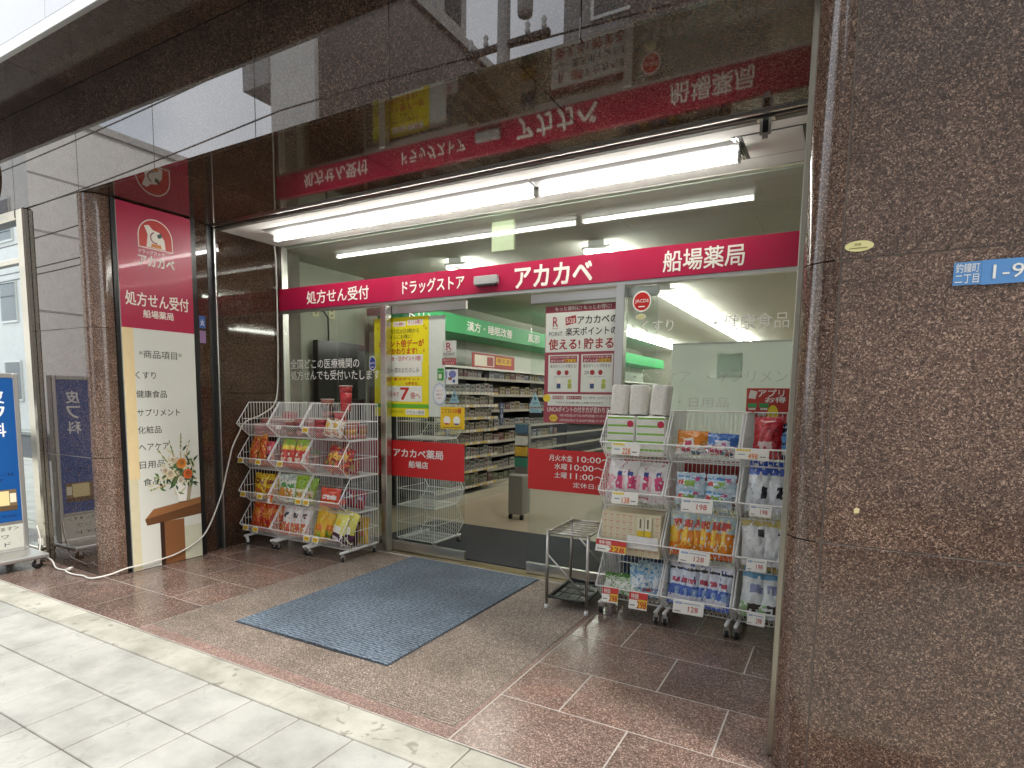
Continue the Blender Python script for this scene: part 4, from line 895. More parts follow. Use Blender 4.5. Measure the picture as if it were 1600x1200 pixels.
# empty rack inside, turned round
t = thing('wire_rack', 'empty white wire rack inside the shop behind left door', 'display rack', (-3.3, 4.4, 0))
for k in range(4):
    o = bpy.data.objects.new('wire_basket', BML); col.objects.link(o); o.location = (-2.98, 4.17, .088 + .298 * k); o.rotation_euler[2] = math.pi; o.parent = t; o.matrix_parent_inverse = Matrix.Translation(-t.location)
for x in (-3.36, -3.0): obj('base_rail', MB().tube([(x, 4.17, .078), (x, 4.61, .078)], .011, WIRE, 8), t)
for x in (-3.36, -3.0):
    for y in (4.2, 4.58):
        o = bpy.data.objects.new('castor', CM); col.objects.link(o); o.location = (x, y, .012); o.parent = t; o.matrix_parent_inverse = Matrix.Translation(-t.location)

# ------------------------------------------------------------------ goods
TIER = ['bottom', 'third', 'second', 'top']
RN = {'L1': 'left snack rack', 'L2': 'middle snack rack', 'L3': 'right snack rack', 'R1': 'left goods rack', 'R2': 'middle goods rack', 'R3': 'right goods rack'}
def bag_row(key, k, name, desc, cat, n, w_, h_, t_, design, dx=0, dy=.415, tilt=12, gap=None, roll=0, z=.02, where='', depthstep=0, seed0=0, jit=1):
    x0, yb, wd = RACKS[key]; gap = gap if gap is not None else w_ * .98
    if dy > .40: h_ *= 1.16
    dy = min(dy, .385)
    zz = .088 + .298 * k
    for i in range(n):
        rnd = random.Random(seed0 + i * 7 + k * 31 + len(desc))
        d = design[i % len(design)] if isinstance(design, list) else design
        x = x0 + .03 + dx + w_ / 2 + i * gap; y = yb - dy + depthstep * i + rnd.uniform(-.01, .01) * jit
        M = Matrix.Rotation(R(-tilt + rnd.uniform(-4, 4) * jit), 4, 'X') @ Matrix.Rotation(R(roll + rnd.uniform(-5, 5) * jit), 4, 'Y') @ Matrix.Rotation(R(rnd.uniform(-12, 12) * jit), 4, 'Z')
        o = obj(name, MB().pouch(M, w_, h_, t_, d, seed=rnd.randint(0, 9999)))
        slope = 0 if dy <= .345 else .105 * (dy - .345) / .125 + .006
        o.location = (x, y, zz + z * .35 + slope + .004)
        pos = (ORD[i] + ' from left ' if n > 1 else '') + where
        tag(o, f'{desc}, {pos}in {TIER[k]} basket, {RN[key]}', cat, f'{cat}s in {TIER[k]} basket of {RN[key]}' if n > 1 else None)
D = lambda base, layers=(), spk=(), prob=0: (base, list(layers), list(spk), prob)
dOR = D('#c9441c', [(.2, .8, .55, .8, '#e0862c'), (.3, .7, .2, .4, '#b3281c')], ['#e4a53a', '#8e2416', '#d9632a'], .35)
dHOT = D('#cf5a20', [(.15, .45, .05, .85, '#e0a030'), (.5, .6, .05, .9, '#b8281c'), (.1, .9, .85, 1, '#d98a2a')], ['#a32a1c', '#e6b84a'], .3)
dPNK = D('#c8475e', [(.2, .8, .2, .45, '#6c2a4c'), (.3, .7, .6, .8, '#e2a0a4')], ['#e0c060'], .1)
dGRN = D('#c33a2a', [(0, 1, .72, 1, '#8fb23c'), (.1, .9, .6, .75, '#e8d04a'), (.2, .8, .15, .35, '#ead9c2'), (.3, .6, .4, .5, '#f0e6d0')], ['#d87a6a'], .12)
dRED = D('#a32a26', [(.2, .8, .5, .7, '#e2b04a'), (.1, .5, .2, .4, '#5d6a38'), (.5, .9, .25, .4, '#d65a44')], ['#3c2a20', '#d9a03c'], .25)
dYEL = D('#d9b01c', [(.1, .9, .2, .4, '#c8702a'), (.2, .8, .55, .75, '#7c3c1c')], ['#e6cf3a', '#9c5a1c'], .35)
dWG = D('#d6d8cc', [(.05, .55, .1, .5, '#c98a34'), (.3, .7, .5, .65, '#4f8a3c'), (.2, .9, .8, 1, '#b9c0bb')], ['#e8e6da', '#6c9a4c'], .15)
dGW = D('#8fb02c', [(.2, .9, .1, .5, '#dfd6b8'), (.35, .75, .2, .4, '#d29a4c')], ['#5c8a24'], .15)
dMIX = D('#3a2a34', [(.1, .9, .3, .55, '#c43a2a'), (.2, .7, .6, .75, '#9aa0b0')], ['#8c2a24', '#c8c4b8'], .25)
dORG = D('#d2441c', [(.15, .85, .4, .6, '#e8e0d8'), (.2, .8, .15, .3, '#e89a3a')], ['#b82a18'], .15)
dWP = D('#e0dbd6', [(.1, .9, .0, .45, '#c95a34'), (.2, .5, .1, .35, '#d9a25a'), (.3, .7, .6, .8, '#3c3436')], ['#e3b0a4', '#f0ece6'], .18)
dYB = D('#e0b41c', [(.2, .8, .3, .45, '#d8702a'), (.3, .7, .12, .25, '#8ab03c')], ['#efd04a', '#e8a02a'], .25)
dPUR = D('#e2dc6a', [(0, 1, .0, .35, '#4c1c3e'), (.2, .8, .35, .55, '#f0eee6'), (.35, .65, .55, .8, '#e6c42a'), (.2, .7, .1, .2, '#e8e0e6')], ['#e8e4b0'], .1)
dCHO = D('#4a2018', [(.2, .8, .4, .6, '#d9b43a')], ['#7a3c20'], .2)
# left racks
bag_row('L1', 2, 'snack_bag', 'orange red sausage snack bag', 'snack bag', 2, .125, .235, .06, dHOT, dx=.0, seed0=1)
bag_row('L1', 2, 'candy_bag', 'pink sweet bag', 'sweet bag', 1, .11, .18, .05, dPNK, dx=.235, where='at right ')
bag_row('L1', 1, 'snack_bag', 'yellow brown crisp bag', 'crisp bag', 2, .17, .185, .08, dYEL, dx=.07, gap=.10, depthstep=.03)
bag_row('L1', 0, 'snack_bag', 'dark orange snack bag', 'snack bag', 5, .145, .225, .06, dOR, gap=.062, depthstep=.008, roll=6)
bag_row('L2', 2, 'snack_bag', 'green topped red snack packet', 'snack packet', 4, .094, .205, .04, dGRN, dx=.005, gap=.084, jit=.4)
bag_row('L2', 1, 'crisp_bag', 'white crisp bag with food picture', 'crisp bag', 2, .17, .20, .07, dWG, gap=.09, roll=-6)
bag_row('L2', 1, 'crisp_bag', 'lime green crisp bag', 'crisp bag', 2, .15, .20, .07, dGW, dx=.18, gap=.06, roll=5)
bag_row('L2', 0, 'cracker_bag', 'white and orange cracker bag', 'cracker bag', 3, .12, .22, .05, dWP, gap=.11, jit=.5)
bag_row('L2', 0, 'cracker_bag', 'rear white and orange cracker bag', 'cracker bag', 3, .115, .20, .04, dWP, gap=.11, dy=.36, z=.1, jit=.5, seed0=5)
bag_row('L3', 2, 'snack_bag', 'red brown snack bag leaning right', 'snack bag', 3, .15, .175, .06, dRED, dx=.10, gap=.07, roll=18, depthstep=.01)
bag_row('L3', 2, 'snack_bag', 'pale red snack bag at rear', 'snack bag', 3, .12, .13, .06, D('#b0342c', [(.2, .8, .2, .6, '#c9a24a')], ['#d9c8b0'], .2), dx=.02, gap=.11, dy=.22)
bag_row('L3', 1, 'snack_bag', 'dark snack bag with silver marks', 'snack bag', 2, .14, .17, .05, dMIX, dx=.12, gap=.08, dy=.36, roll=10)
bag_row('L3', 1, 'chocolate_bag', 'orange red chocolate bag with white word', 'chocolate bag', 1, .19, .135, .06, dORG, dx=.10, roll=4, where='at front ')
bag_row('L3', 1, 'snack_bag', 'red packet at rear', 'packet', 3, .10, .15, .05, D('#b02838', [(.2, .8, .5, .7, '#d9c2d0')], ['#7c2a6c'], .2), dx=.03, gap=.115, dy=.16)
bag_row('L3', 0, 'corn_snack_bag', 'bright yellow corn snack bag', 'snack bag', 2, .145, .27, .07, dYB, dx=-.005, gap=.075, depthstep=.03)
bag_row('L3', 0, 'snack_bag', 'yellow and purple snack bag', 'snack bag', 2, .165, .235, .07, dPUR, dx=.17, gap=.055, depthstep=.03, roll=8)
bag_row('L3', 0, 'chocolate_bag', 'dark brown snack bag at rear', 'snack bag', 3, .12, .20, .05, dCHO, dx=.02, gap=.11, dy=.25)
bag_row('L1', 2, 'snack_bag', 'rear orange snack bag', 'snack bag', 3, .13, .21, .06, dOR, dx=-.005, gap=.10, dy=.27, seed0=11)
bag_row('L1', 1, 'snack_bag', 'rear brown crisp bag', 'crisp bag', 3, .13, .17, .06, dYEL, dx=-.005, gap=.10, dy=.22, seed0=12)
bag_row('L1', 0, 'snack_bag', 'rear dark red snack bag', 'snack bag', 3, .13, .22, .06, dRED, dx=-.005, gap=.10, dy=.25, seed0=13)
bag_row('L2', 2, 'snack_bag', 'rear green topped packet', 'snack packet', 3, .11, .19, .05, dGRN, dx=.0, gap=.11, dy=.27, seed0=14)
bag_row('L2', 1, 'crisp_bag', 'rear pale crisp bag', 'crisp bag', 3, .13, .19, .06, dWG, dx=.0, gap=.10, dy=.25, seed0=15)
bag_row('L3', 0, 'corn_snack_bag', 'rear yellow corn snack bag', 'snack bag', 2, .13, .22, .06, dYB, dx=.2, gap=.05, dy=.14, seed0=16)
# cups in the top baskets
def cup(key, x, y, r0, r1, hh, c1, c2, lab, z=0):
    r0 *= 1.15; r1 *= 1.15; hh *= 1.45; z *= 1.46; c2 = '#%02x%02x%02x' % tuple(int(int(c2[i:i + 2], 16) * f) for i, f in ((1, .85), (3, .6), (5, .6)))
    x0, yb, wd = RACKS[key]; zb = .088 + .298 * 3 + .006 + z; o = thing('cup_noodle', lab, 'food cup', (x0 + x, yb - y, zb))
    P_ = (x0 + x, yb - y, zb)
    obj('cup_body', MB().lathe(P_, [(r0, 0), (r0 + (r1 - r0) * .33, hh * .33)], film(c2), 18).lathe(P_, [(r0 + (r1 - r0) * .33, hh * .33), (r0 + (r1 - r0) * .72, hh * .72)], film(c1), 18).lathe(P_, [(r0 + (r1 - r0) * .72, hh * .72), (r1, hh * .98)], film(c2), 18), o)
    obj('lid', MB().lathe(P_, [(r1 + .003, hh * .975), (r1 + .003, hh), (r1 * .9, hh + .001)], film('#e2d6cc'), 18), o)
for i, (k, x, y, c1, c2, r1, hh, lab, z) in enumerate([
    ('L1', .12, .30, '#a84850', '#d8a0a0', .062, .07, 'front pink noodle cup in top basket, left snack rack', 0), ('L1', .25, .28, '#a03c48', '#d9a8a8', .062, .07, 'second pink noodle cup in top basket, left snack rack', 0),
    ('L1', .30, .12, '#b03c48', '#dca0a4', .062, .07, 'rear pink noodle cup on right side, left snack rack top', .0), ('L1', .30, .14, '#b8404c', '#e0b0b0', .062, .07, 'uppermost pink noodle cup, left snack rack top basket', .074), ('L1', .13, .10, '#2a2420', '#c8c4b8', .055, .11, 'dark noodle cup with white lid at rear, left snack rack', 0),
    ('L2', .08, .27, '#6a5a3c', '#b89a80', .052, .09, 'brown noodle cup at left of top basket, middle snack rack', 0), ('L2', .20, .27, '#7a3c48', '#cfc2b8', .055, .11, 'dull pink noodle cup, centre of top basket, middle rack', 0), ('L2', .32, .25, '#b83838', '#e0c8c0', .055, .11, 'red noodle cup at right of top basket, middle rack', 0), ('L2', .22, .12, '#9a2c30', '#d8b8b0', .055, .11, 'rear dark red noodle cup, middle snack rack top', 0), ('L2', .35, .12, '#8a4a34', '#c8a890', .05, .11, 'lower rear brown noodle cup, middle snack rack top', 0), ('L2', .35, .12, '#5a4034', '#b8a890', .05, .11, 'upper brown noodle cup stacked high, middle snack rack', .113),
    ('L3', .10, .12, '#b82c34', '#d8a0a0', .05, .15, 'lower tall red cup at rear, right snack rack top', 0), ('L3', .145, .10, '#c03038', '#d05058', .048, .15, 'upper tall red cup sticking above right snack rack', .152), ('L3', .05, .30, '#a8303a', '#c86068', .045, .11, 'small dark red cup at left, right snack rack top', 0),
    ('L3', .33, .25, '#c8943c', '#ddd0b8', .055, .08, 'yellow brown noodle bowl at right, right snack rack', 0), ('L3', .33, .13, '#b07a34', '#ddd0b8', .055, .08, 'rear yellow brown noodle bowl, right snack rack top', 0), ('L3', .26, .10, '#a88a3c', '#e0d8c4', .058, .075, 'pale noodle bowl at rear centre, right snack rack top', .0)]):
    cup(k, x, y, r1 * .78, r1, hh, c1, c2, lab, z)
bag_row('L3', 3, 'noodle_bag', 'white and yellow noodle packet tilted back', 'noodle packet', 2, .13, .14, .05, D('#ddd6c8', [(.2, .6, .2, .8, '#d9b84a'), (.3, .8, .1, .25, '#b8483c')], ['#ece6da', '#c88a4c'], .25), dx=.09, gap=.09, dy=.36, roll=14)

rr = random.Random(21)
for key, nme in (('L1', 'left'), ('L2', 'middle'), ('L3', 'right')):
    for q in range(3):
        cc = rr.choice(('#a83440', '#8a2c34', '#7a4038', '#b04448'))
        cup(key, .075 + .118 * q, .20, .044, .055, .10, cc, '#cfb0a8', '%s extra red brown noodle cup, middle line, %s snack rack top' % (ORD[q], nme))
# right racks
def stack_pack(name, lab, x0, y0, z0, w_, d_, h_, base, stripes, dot, grp=None):
    t = thing(name, lab, 'tissue pack', (x0 + w_ / 2, y0 + d_ / 2, z0), grp)
    mb = MB(); mb.bbox(x0, y0, z0, x0 + w_, y0 + d_, z0 + h_, film(base), .008); obj('wrapped_pack', mb, t)
    F = FRONT(y0); mb = MB()
    for k in range(stripes):
        z = z0 + h_ * (k + .62) / stripes; mb.rect(F, x0 + .009, z, x0 + w_ - .009, z + .011, .0008, ink('#86c23c'))
        F2 = SIDE(x0 + w_); mb.rect(F2, y0 + .009, z, y0 + d_ - .009, z + .011, .0008, ink('#86c23c'))
    rnd = random.Random(5)
    for q in range(12): mb.disc(F, x0 + rnd.uniform(.02, w_ - .02), z0 + rnd.uniform(.02, h_ - .02), .0025, .0025, .0012, ink('#c8a8b0'), 6)
    if dot: mb.disc(F, x0 + w_ * .84, z0 + h_ * .80, .020, .020, .0018, ink('#c82a50'), 18)
    obj('print', mb, t)
x0 = RACKS['R1'][0]
z3 = .088 + .298 * 3 + .008
stack_pack('tissue_pack', 'left white tissue pack with green stripes and pink dot', x0 + .012, 3.56, z3 + .02, .178, .22, .235, '#eeeee6', 5, True, 'green striped tissue packs')
stack_pack('tissue_pack', 'right white tissue pack with green stripes and pink dot', x0 + .194, 3.56, z3 + .02, .178, .22, .235, '#eeeee6', 5, True, 'green striped tissue packs')
for i, nm_ in enumerate(('left', 'middle', 'right')):
    mb = MB(); rnd = random.Random(i); M = Matrix.Rotation(R(-7), 4, 'X') @ Matrix.Rotation(R(rnd.uniform(-2, 3)), 4, 'Y')
    # two rolls side by side inside the wrap : rounded double column
    for s in (-1, 1):
        prof = [(.001, 0), (.024, .001), (.029, .006), (.030, .07), (.0292, .13), (.030, .163), (.028, .171), (.024, .174), (.001, .175)]
        mb.lathe((s * .0265, 0, 0), prof, film('#ebe8e0'), 14)
    mb.bbox(-.030, -.0295, .002, .030, .0295, .172, film('#ebe8e0'), .004)
    for q in range(14): mb.disc(FRONT(-.0305), rnd.uniform(-.05, .05), rnd.uniform(.01, .165), .0022, .0022, 0, ink(rnd.choice(('#c8a0a4', '#a8b4a0', '#c0b8b0'))), 6)
    mb.v = [tuple(M @ Vector((v[0] + rnd.uniform(-.0012, .0012), v[1] * 1.7 + rnd.uniform(-.0015, .0015), v[2]))) for v in mb.v]
    o = obj('toilet_roll_pack', mb); o.location = (x0 + .068 + i * .122, 3.635, z3 + .257); o.scale = (1.06, 1.1, 1.05)
    tag(o, f'{nm_} of three white wrapped paper roll packs on the tissue packs', 'paper roll pack', 'white paper roll packs on top')
dPAD = D('#e8e4e4', [(.0, 1, .0, .12, '#d8d0d4'), (.55, .95, .3, .6, '#d8487c'), (.6, .8, .62, .72, '#3c4c9c'), (.1, .4, .25, .6, '#e4b8c0')], ['#f0ecec', '#d0909c'], .10)
dPAD2 = D('#e2dcdc', [(.1, .9, .35, .6, '#d0487c'), (.05, .25, .5, .8, '#3c4c9c'), (.3, .8, .15, .28, '#a83040')], ['#f0ecec'], .12)
bag_row('R1', 2, 'hygiene_pack', 'white and pink hygiene pack', 'hygiene pack', 4, .135, .205, .08, dPAD, dx=-.02, gap=.078, jit=.8)
bag_row('R1', 2, 'hygiene_pack', 'pink banded hygiene pack lying in front', 'hygiene pack', 1, .24, .085, .04, dPAD2, dx=.06, dy=.45, tilt=25, where='')
# carton block with patterned face
t = thing('carton_display', 'cream patterned display carton filling third basket of left goods rack', 'carton', (x0 + .19, 3.6, .088 + .298))
zc = .088 + .298 + .012
mb = MB(); mb.bbox(x0 + .010, 3.535, zc, x0 + .375, 3.80, zc + .262, ink('#ddd2b0'), .002); obj('carton_body', mb, t)
F = FRONT(3.535); mb = MB()
for i in range(9):
    for j in range(6):
        a = x0 + .018 + i * .040; b_ = zc + .012 + j * .041
        if i > 4 and i < 8 and j > 2: continue
        mb.rect(F, a, b_, a + .033, b_ + .034, .0007, ink('#e8dfc4')); mb.rect(F, a + .004, b_ + .024, a + .028, b_ + .030, .0012, ink('#d49484')); mb.ring(F, a + .016, b_ + .012, .006, .009, .0012, ink('#c9a86a'), 8)
obj('pattern', mb, t)
for i in range(2):
    o = obj('slim_box', MB().box(x0 + .238 + i * .045, 3.522, zc + .130, x0 + .279 + i * .045, 3.5338, zc + .245, ink('#e6e2cc')).rect(FRONT(3.522), x0 + .238 + i * .045, zc + .130, x0 + .279 + i * .045, zc + .165, .0007, ink('#e3c72c')).rect(FRONT(3.522), x0 + .252 + i * .045, zc + .18, x0 + .262 + i * .045, zc + .235, .0007, ink('#6d6a44')))
    tag(o, '%s cream and yellow slim box leaning on the carton' % ('left' if i == 0 else 'right'), 'box', 'slim boxes on the cream carton')
o = obj('blank_card', MB().slab(FRONT(3.505), x0 + .185, .455, x0 + .37, .53, 0, .0015, ink('#ecebe8'))); o.rotation_euler = (0, 0, 0); tag(o, 'blank white card in front of the cream carton', 'card')
dVEG = D('#c9d4bc', [(.1, .9, .2, .5, '#e6e6dc'), (.0, 1, .8, 1, '#4c8a3c')], ['#7cab5c', '#e6ece0', '#5c8a4c'], .3)
dLBL = D('#bcd8e6', [(.1, .9, .3, .6, '#e6eef2'), (.2, .6, .65, .8, '#6ca4d0'), (.6, .9, .15, .3, '#c85a5a')], ['#8cbcdc', '#e8f0f4', '#4c8cc0'], .3)
bag_row('R1', 0, 'sponge_pack', 'green and white packet', 'packet', 4, .11, .11, .05, dVEG, dx=-.01, gap=.048, tilt=35)
bag_row('R1', 0, 'wipe_pack', 'light blue refill pack', 'refill pack', 3, .14, .17, .06, dLBL, dx=.16, gap=.035, depthstep=.04)
bag_row('R1', 0, 'wipe_pack', 'upper light blue refill pack', 'refill pack', 2, .14, .15, .06, dLBL, dx=.17, gap=.04, dy=.3, z=.28)
dOW = D('#e0862c', [(.25, .6, .1, .6, '#eee8e0'), (.3, .5, .3, .5, '#c84a6c'), (.0, 1, .0, .2, '#e6e2e0')], ['#e8b070'], .12)
dBW = D('#3c6cb4', [(.2, .7, .1, .6, '#e0e6ec'), (.4, .6, .3, .5, '#c86c9c'), (.0, 1, .0, .2, '#dfe0e0')], ['#7ca4d4'], .12)
dRF = D('#e8e6e4', [(.1, .6, .3, .6, '#b8445c'), (.6, .9, .1, .4, '#5c8a8c')], ['#c84a3c', '#3c5ca4'], .2)
bag_row('R2', 3, 'wet_wipe_pack', 'orange wet wipe packet lying flat', 'wipe packet', 1, .175, .13, .05, dOW, tilt=28, where='at left ')
bag_row('R2', 3, 'wet_wipe_pack', 'blue wet wipe packet lying flat', 'wipe packet', 1, .17, .12, .05, dBW, dx=.175, tilt=28, where='at right ')
bag_row('R2', 3, 'wet_wipe_pack', 'small white wipe packet in front', 'wipe packet', 2, .16, .05, .05, dRF, gap=.165, dy=.44, tilt=5)
dWIP = D('#c6dcea', [(.3, .7, .35, .6, '#8ab04c'), (.05, .25, .4, .6, '#d04a44'), (.1, .9, .7, .85, '#5c94cc'), (.65, .85, .6, .8, '#d05a8c')], ['#e6f0f4', '#a8c8e0'], .2)
bag_row('R2', 2, 'wet_wipe_pack', 'lower light blue wipe pack', 'wipe pack', 2, .16, .095, .065, dWIP, dx=.01, gap=.155, tilt=6, dy=.43, jit=.4)
bag_row('R2', 2, 'wet_wipe_pack', 'upper light blue wipe pack', 'wipe pack', 2, .165, .12, .07, dWIP, dx=.01, gap=.17, tilt=10, dy=.40, z=.23, jit=.4, seed0=3)
bag_row('R2', 2, 'wet_wipe_pack', 'rear light blue wipe pack', 'wipe pack', 2, .15, .11, .06, dWIP, dx=.02, gap=.165, tilt=10, dy=.28, z=.18, jit=.4, seed0=9)
dORP = D('#e8891c', [(0, 1, .55, 1, '#bcd2d8'), (.2, .7, .62, .75, '#c8483c'), (0, .5, .3, .6, '#efc23c'), (0, 1, .0, .12, '#d2601c')], ['#f0d870', '#e6e6e0'], .15)
bag_row('R2', 1, 'refill_pouch', 'orange detergent refill pouch', 'refill pouch', 6, .098, .235, .055, dORP, dx=-.012, gap=.0515, dy=.425, jit=.5)
bag_row('R2', 1, 'refill_pouch', 'rear amber refill pouch', 'refill pouch', 3, .11, .21, .05, D('#b8701c', [], ['#8a5a1c'], .2), dx=.01, gap=.10, dy=.26)
dBLP = D('#4a6cc0', [(0, 1, .45, .78, '#d8e0ee'), (.2, .7, .5, .62, '#b8445c'), (0, 1, .78, .86, '#2c2a28'), (.0, 1, .86, 1, '#dfe2ea'), (0, .8, .08, .2, '#e2e6f0'), (.4, 1, .25, .4, '#8cacd8')], ['#2c4a9c', '#e6ecf4'], .10)
bag_row('R2', 0, 'refill_pouch', 'blue and white detergent refill pouch', 'refill pouch', 6, .090, .225, .05, dBLP, dx=-.012, gap=.0525, dy=.425, jit=.9)
bag_row('R2', 0, 'refill_pouch', 'rear dark blue refill pouch', 'refill pouch', 3, .11, .21, .05, D('#28366c', [(.2, .8, .5, .7, '#6a7cb0')], ['#1c2650'], .3), dx=.01, gap=.10, dy=.26)
dRC = D('#a8202a', [(.2, .7, .2, .4, '#e0c8c4')], ['#c8343c', '#7c141c'], .2)
dNV = D('#1c2a50', [(.1, .6, .3, .7, '#4c8cc8'), (.3, .5, .1, .3, '#dfe6ee')], ['#101a34'], .2)
bag_row('R3', 3, 'candy_bag', 'glossy red pouch', 'pouch', 1, .15, .20, .06, dRC, dx=.01, where='')
bag_row('R3', 3, 'refill_pouch', 'navy and light blue pouch', 'pouch', 2, .13, .20, .05, dNV, dx=.12, gap=.09, dy=.40)
dWB = D('#dfe4e8', [(0, 1, .75, 1, '#3c5cb8'), (.55, .75, .3, .5, '#22242c')], ['#eef2f4', '#b8c4d0'], .12)
dWG2 = D('#dfe2e2', [(.55, .8, .6, .75, '#3c3c40'), (0, 1, .85, 1, '#c8b86c')], ['#eef0f0', '#c8ccd0'], .12)
dWB2 = D('#dfe6e6', [(0, 1, .8, 1, '#6ca4c8'), (.3, .7, .1, .25, '#4c4440'), (0, .3, 0, .3, '#9cc08c'), (.3, .7, .5, .65, '#8a94b8')], ['#eef2f2'], .12)
bag_row('R3', 2, 'refill_pouch', 'white pouch with blue top', 'refill pouch', 3, .14, .245, .06, dWB, dx=-.01, gap=.085, jit=.7)
bag_row('R3', 1, 'refill_pouch', 'plain white softener pouch', 'refill pouch', 3, .155, .225, .06, dWG2, dx=-.01, gap=.09, jit=.7)
bag_row('R3', 1, 'refill_pouch', 'gold topped pouch at rear', 'refill pouch', 3, .13, .24, .05, D('#c0ae5c', [], ['#a8944c', '#dcd09c'], .25), dx=-.01, gap=.09, dy=.34)
bag_row('R3', 0, 'refill_pouch', 'white softener pouch with blue top', 'refill pouch', 3, .155, .24, .07, dWB2, dx=-.01, gap=.10, jit=.7)

# ------------------------------------------------------------------ mat, umbrella stand
def doormat():
    m, nt, b = newmat('blue grey doormat'); N = nt.nodes.new; L = nt.links.new
    g = N('ShaderNodeNewGeometry'); mp = N('ShaderNodeMapping'); mp.inputs['Scale'].default_value = (1, 1, 1); L(g.outputs['Position'], mp.inputs[0])
    wv = N('ShaderNodeTexWave'); wv.bands_direction = 'Y'; wv.inputs['Scale'].default_value = 14; wv.inputs['Distortion'].default_value = 3.4; wv.inputs['Detail'].default_value = 3; wv.inputs['Detail Scale'].default_value = 3; L(mp.outputs[0], wv.inputs[0])
    n1 = N('ShaderNodeTexNoise'); n1.inputs['Scale'].default_value = 95; n1.inputs['Detail'].default_value = 3; mp2 = N('ShaderNodeMapping'); mp2.inputs['Scale'].default_value = (.45, 1, 1); L(g.outputs['Position'], mp2.inputs[0]); L(mp2.outputs[0], n1.inputs[0])
    ad = N('ShaderNodeMath'); ad.operation = 'MULTIPLY_ADD'; L(wv.outputs[1], ad.inputs[0]); ad.inputs[1].default_value = .30; L(n1.outputs[0], ad.inputs[2])
    r = N('ShaderNodeValToRGB'); r.color_ramp.elements[0].position = .42; r.color_ramp.elements[0].color = (.026, .040, .058, 1); r.color_ramp.elements[1].position = .88; r.color_ramp.elements[1].color = (.20, .25, .30, 1); L(ad.outputs[0], r.inputs[0]); wn = N('ShaderNodeTexNoise'); wn.inputs['Scale'].default_value = 2.2; wn.inputs['Detail'].default_value = 5; L(g.outputs['Position'], wn.inputs['Vector'])
    wr = N('ShaderNodeMapRange'); wr.inputs[1].default_value = .3; wr.inputs[2].default_value = .7; wr.inputs[3].default_value = .72; wr.inputs[4].default_value = 1.18; L(wn.outputs[0], wr.inputs[0])
    wm = N('ShaderNodeMix'); wm.data_type = 'RGBA'; wm.blend_type = 'MULTIPLY'; wm.inputs[0].default_value = 1; L(r.outputs[0], wm.inputs[6]); L(wr.outputs[0], wm.inputs[7]); L(wm.outputs[2], b.inputs['Base Color'])
    b.inputs['Roughness'].default_value = .95
    bp = N('ShaderNodeBump'); bp.inputs['Strength'].default_value = .7; bp.inputs['Distance'].default_value = .004; L(ad.outputs[0], bp.inputs['Height']); L(bp.outputs[0], b.inputs['Normal'])
    t = thing('doormat', 'blue grey doormat with dark rubber edge on grooved stone floor', 'mat', (-2.45, 3.1, 0))
    A, B, C, Dd = (-3.04, 2.225), (-1.885, 2.238), (-1.868, 3.955), (-3.05, 3.955)
    def quad(ins, z0, z1, mat):
        P_ = [(A[0] + ins, A[1] + ins), (B[0] - ins, B[1] + ins), (C[0] - ins, C[1] - ins), (Dd[0] + ins, Dd[1] - ins)]
        return MB().add([(x, y, z) for z in (z0, z1) for x, y in P_], [(0, 3, 2, 1), (4, 5, 6, 7), (0, 1, 5, 4), (1, 2, 6, 5), (2, 3, 7, 6), (3, 0, 4, 7)], mat)
    obj('rubber_backing', quad(0, .0015, .006, plain('dark rubber edge', (.03, .032, .036), .6)), t)
    obj('pile', quad(.010, .0062, .011, m), t)
doormat()
def umbrella_stand():
    t = thing('umbrella_stand', 'stainless steel umbrella stand with dark drip tray beside goods racks', 'umbrella stand', (-1.4, 3.58, 0))
    FL, FR, BL, BR = [Vector(p) for p in ((-1.575, 3.44, 0), (-1.307, 3.45, 0), (-1.602, 3.90, 0), (-1.335, 3.91, 0))]
    H = .497; S = plain('dull stainless tube', (.50, .48, .45), .28, 1)
    for p in (FL, FR, BL, BR):
        obj('leg', MB().tube([p + Vector((0, 0, .03)), p + Vector((0, 0, H + .02))], .0105, S, 12), t)
        obj('foot', MB().lathe(p, [(.011, 0), (.0125, .004), (.0125, .03)], PLW, 12), t)
    up = Vector((0, 0, H)); mb = MB()
    for a, b in ((FL, FR), (BL, BR), (FL, BL), (FR, BR)): mb.tube([a + up, b + up], .008, S, 10)
    obj('top_frame', mb, t)
    for k in range(1, 7):
        f = k / 7; obj('divider_bar', MB().tube([FL.lerp(BL, f) + up, FR.lerp(BR, f) + up], .0042, S, 8), t)
    obj('brace', MB().tube([FL + Vector((.006, -.011, .36)), FR + Vector((-.006, -.011, .12))], .0055, S, 8), t)
    obj('brace', MB().tube([BL + Vector((.0, .011, .42)), BR + Vector((0, .011, .16))], .0055, S, 8), t)
    mb = MB(); P_ = [FL, FR, BR, BL]; c = sum(P_, Vector()) / 4
    P2 = [c + (p - c) * .93 for p in P_]
    for i in range(4): mb.tube([P2[i] + Vector((0, 0, .075)), P2[(i + 1) % 4] + Vector((0, 0, .075))], .010, plain('dark tray', (.05, .052, .05), .4), 6)
    mb.add([p + Vector((0, 0, .066)) for p in P2], [(0, 1, 2, 3)], plain('dark tray', (.05, .052, .05), .4)); obj('drip_tray', mb, t)
    mb = MB()
    for k in range(1, 4): mb.tube([P2[0].lerp(P2[3], k / 4) + Vector((0, 0, .082)), P2[1].lerp(P2[2], k / 4) + Vector((0, 0, .082))], .003, BLK, 5); mb.tube([P2[0].lerp(P2[1], k / 4) + Vector((0, 0, .082)), P2[3].lerp(P2[2], k / 4) + Vector((0, 0, .082))], .003, BLK, 5)
    obj('tray_grid', mb, t)
umbrella_stand()

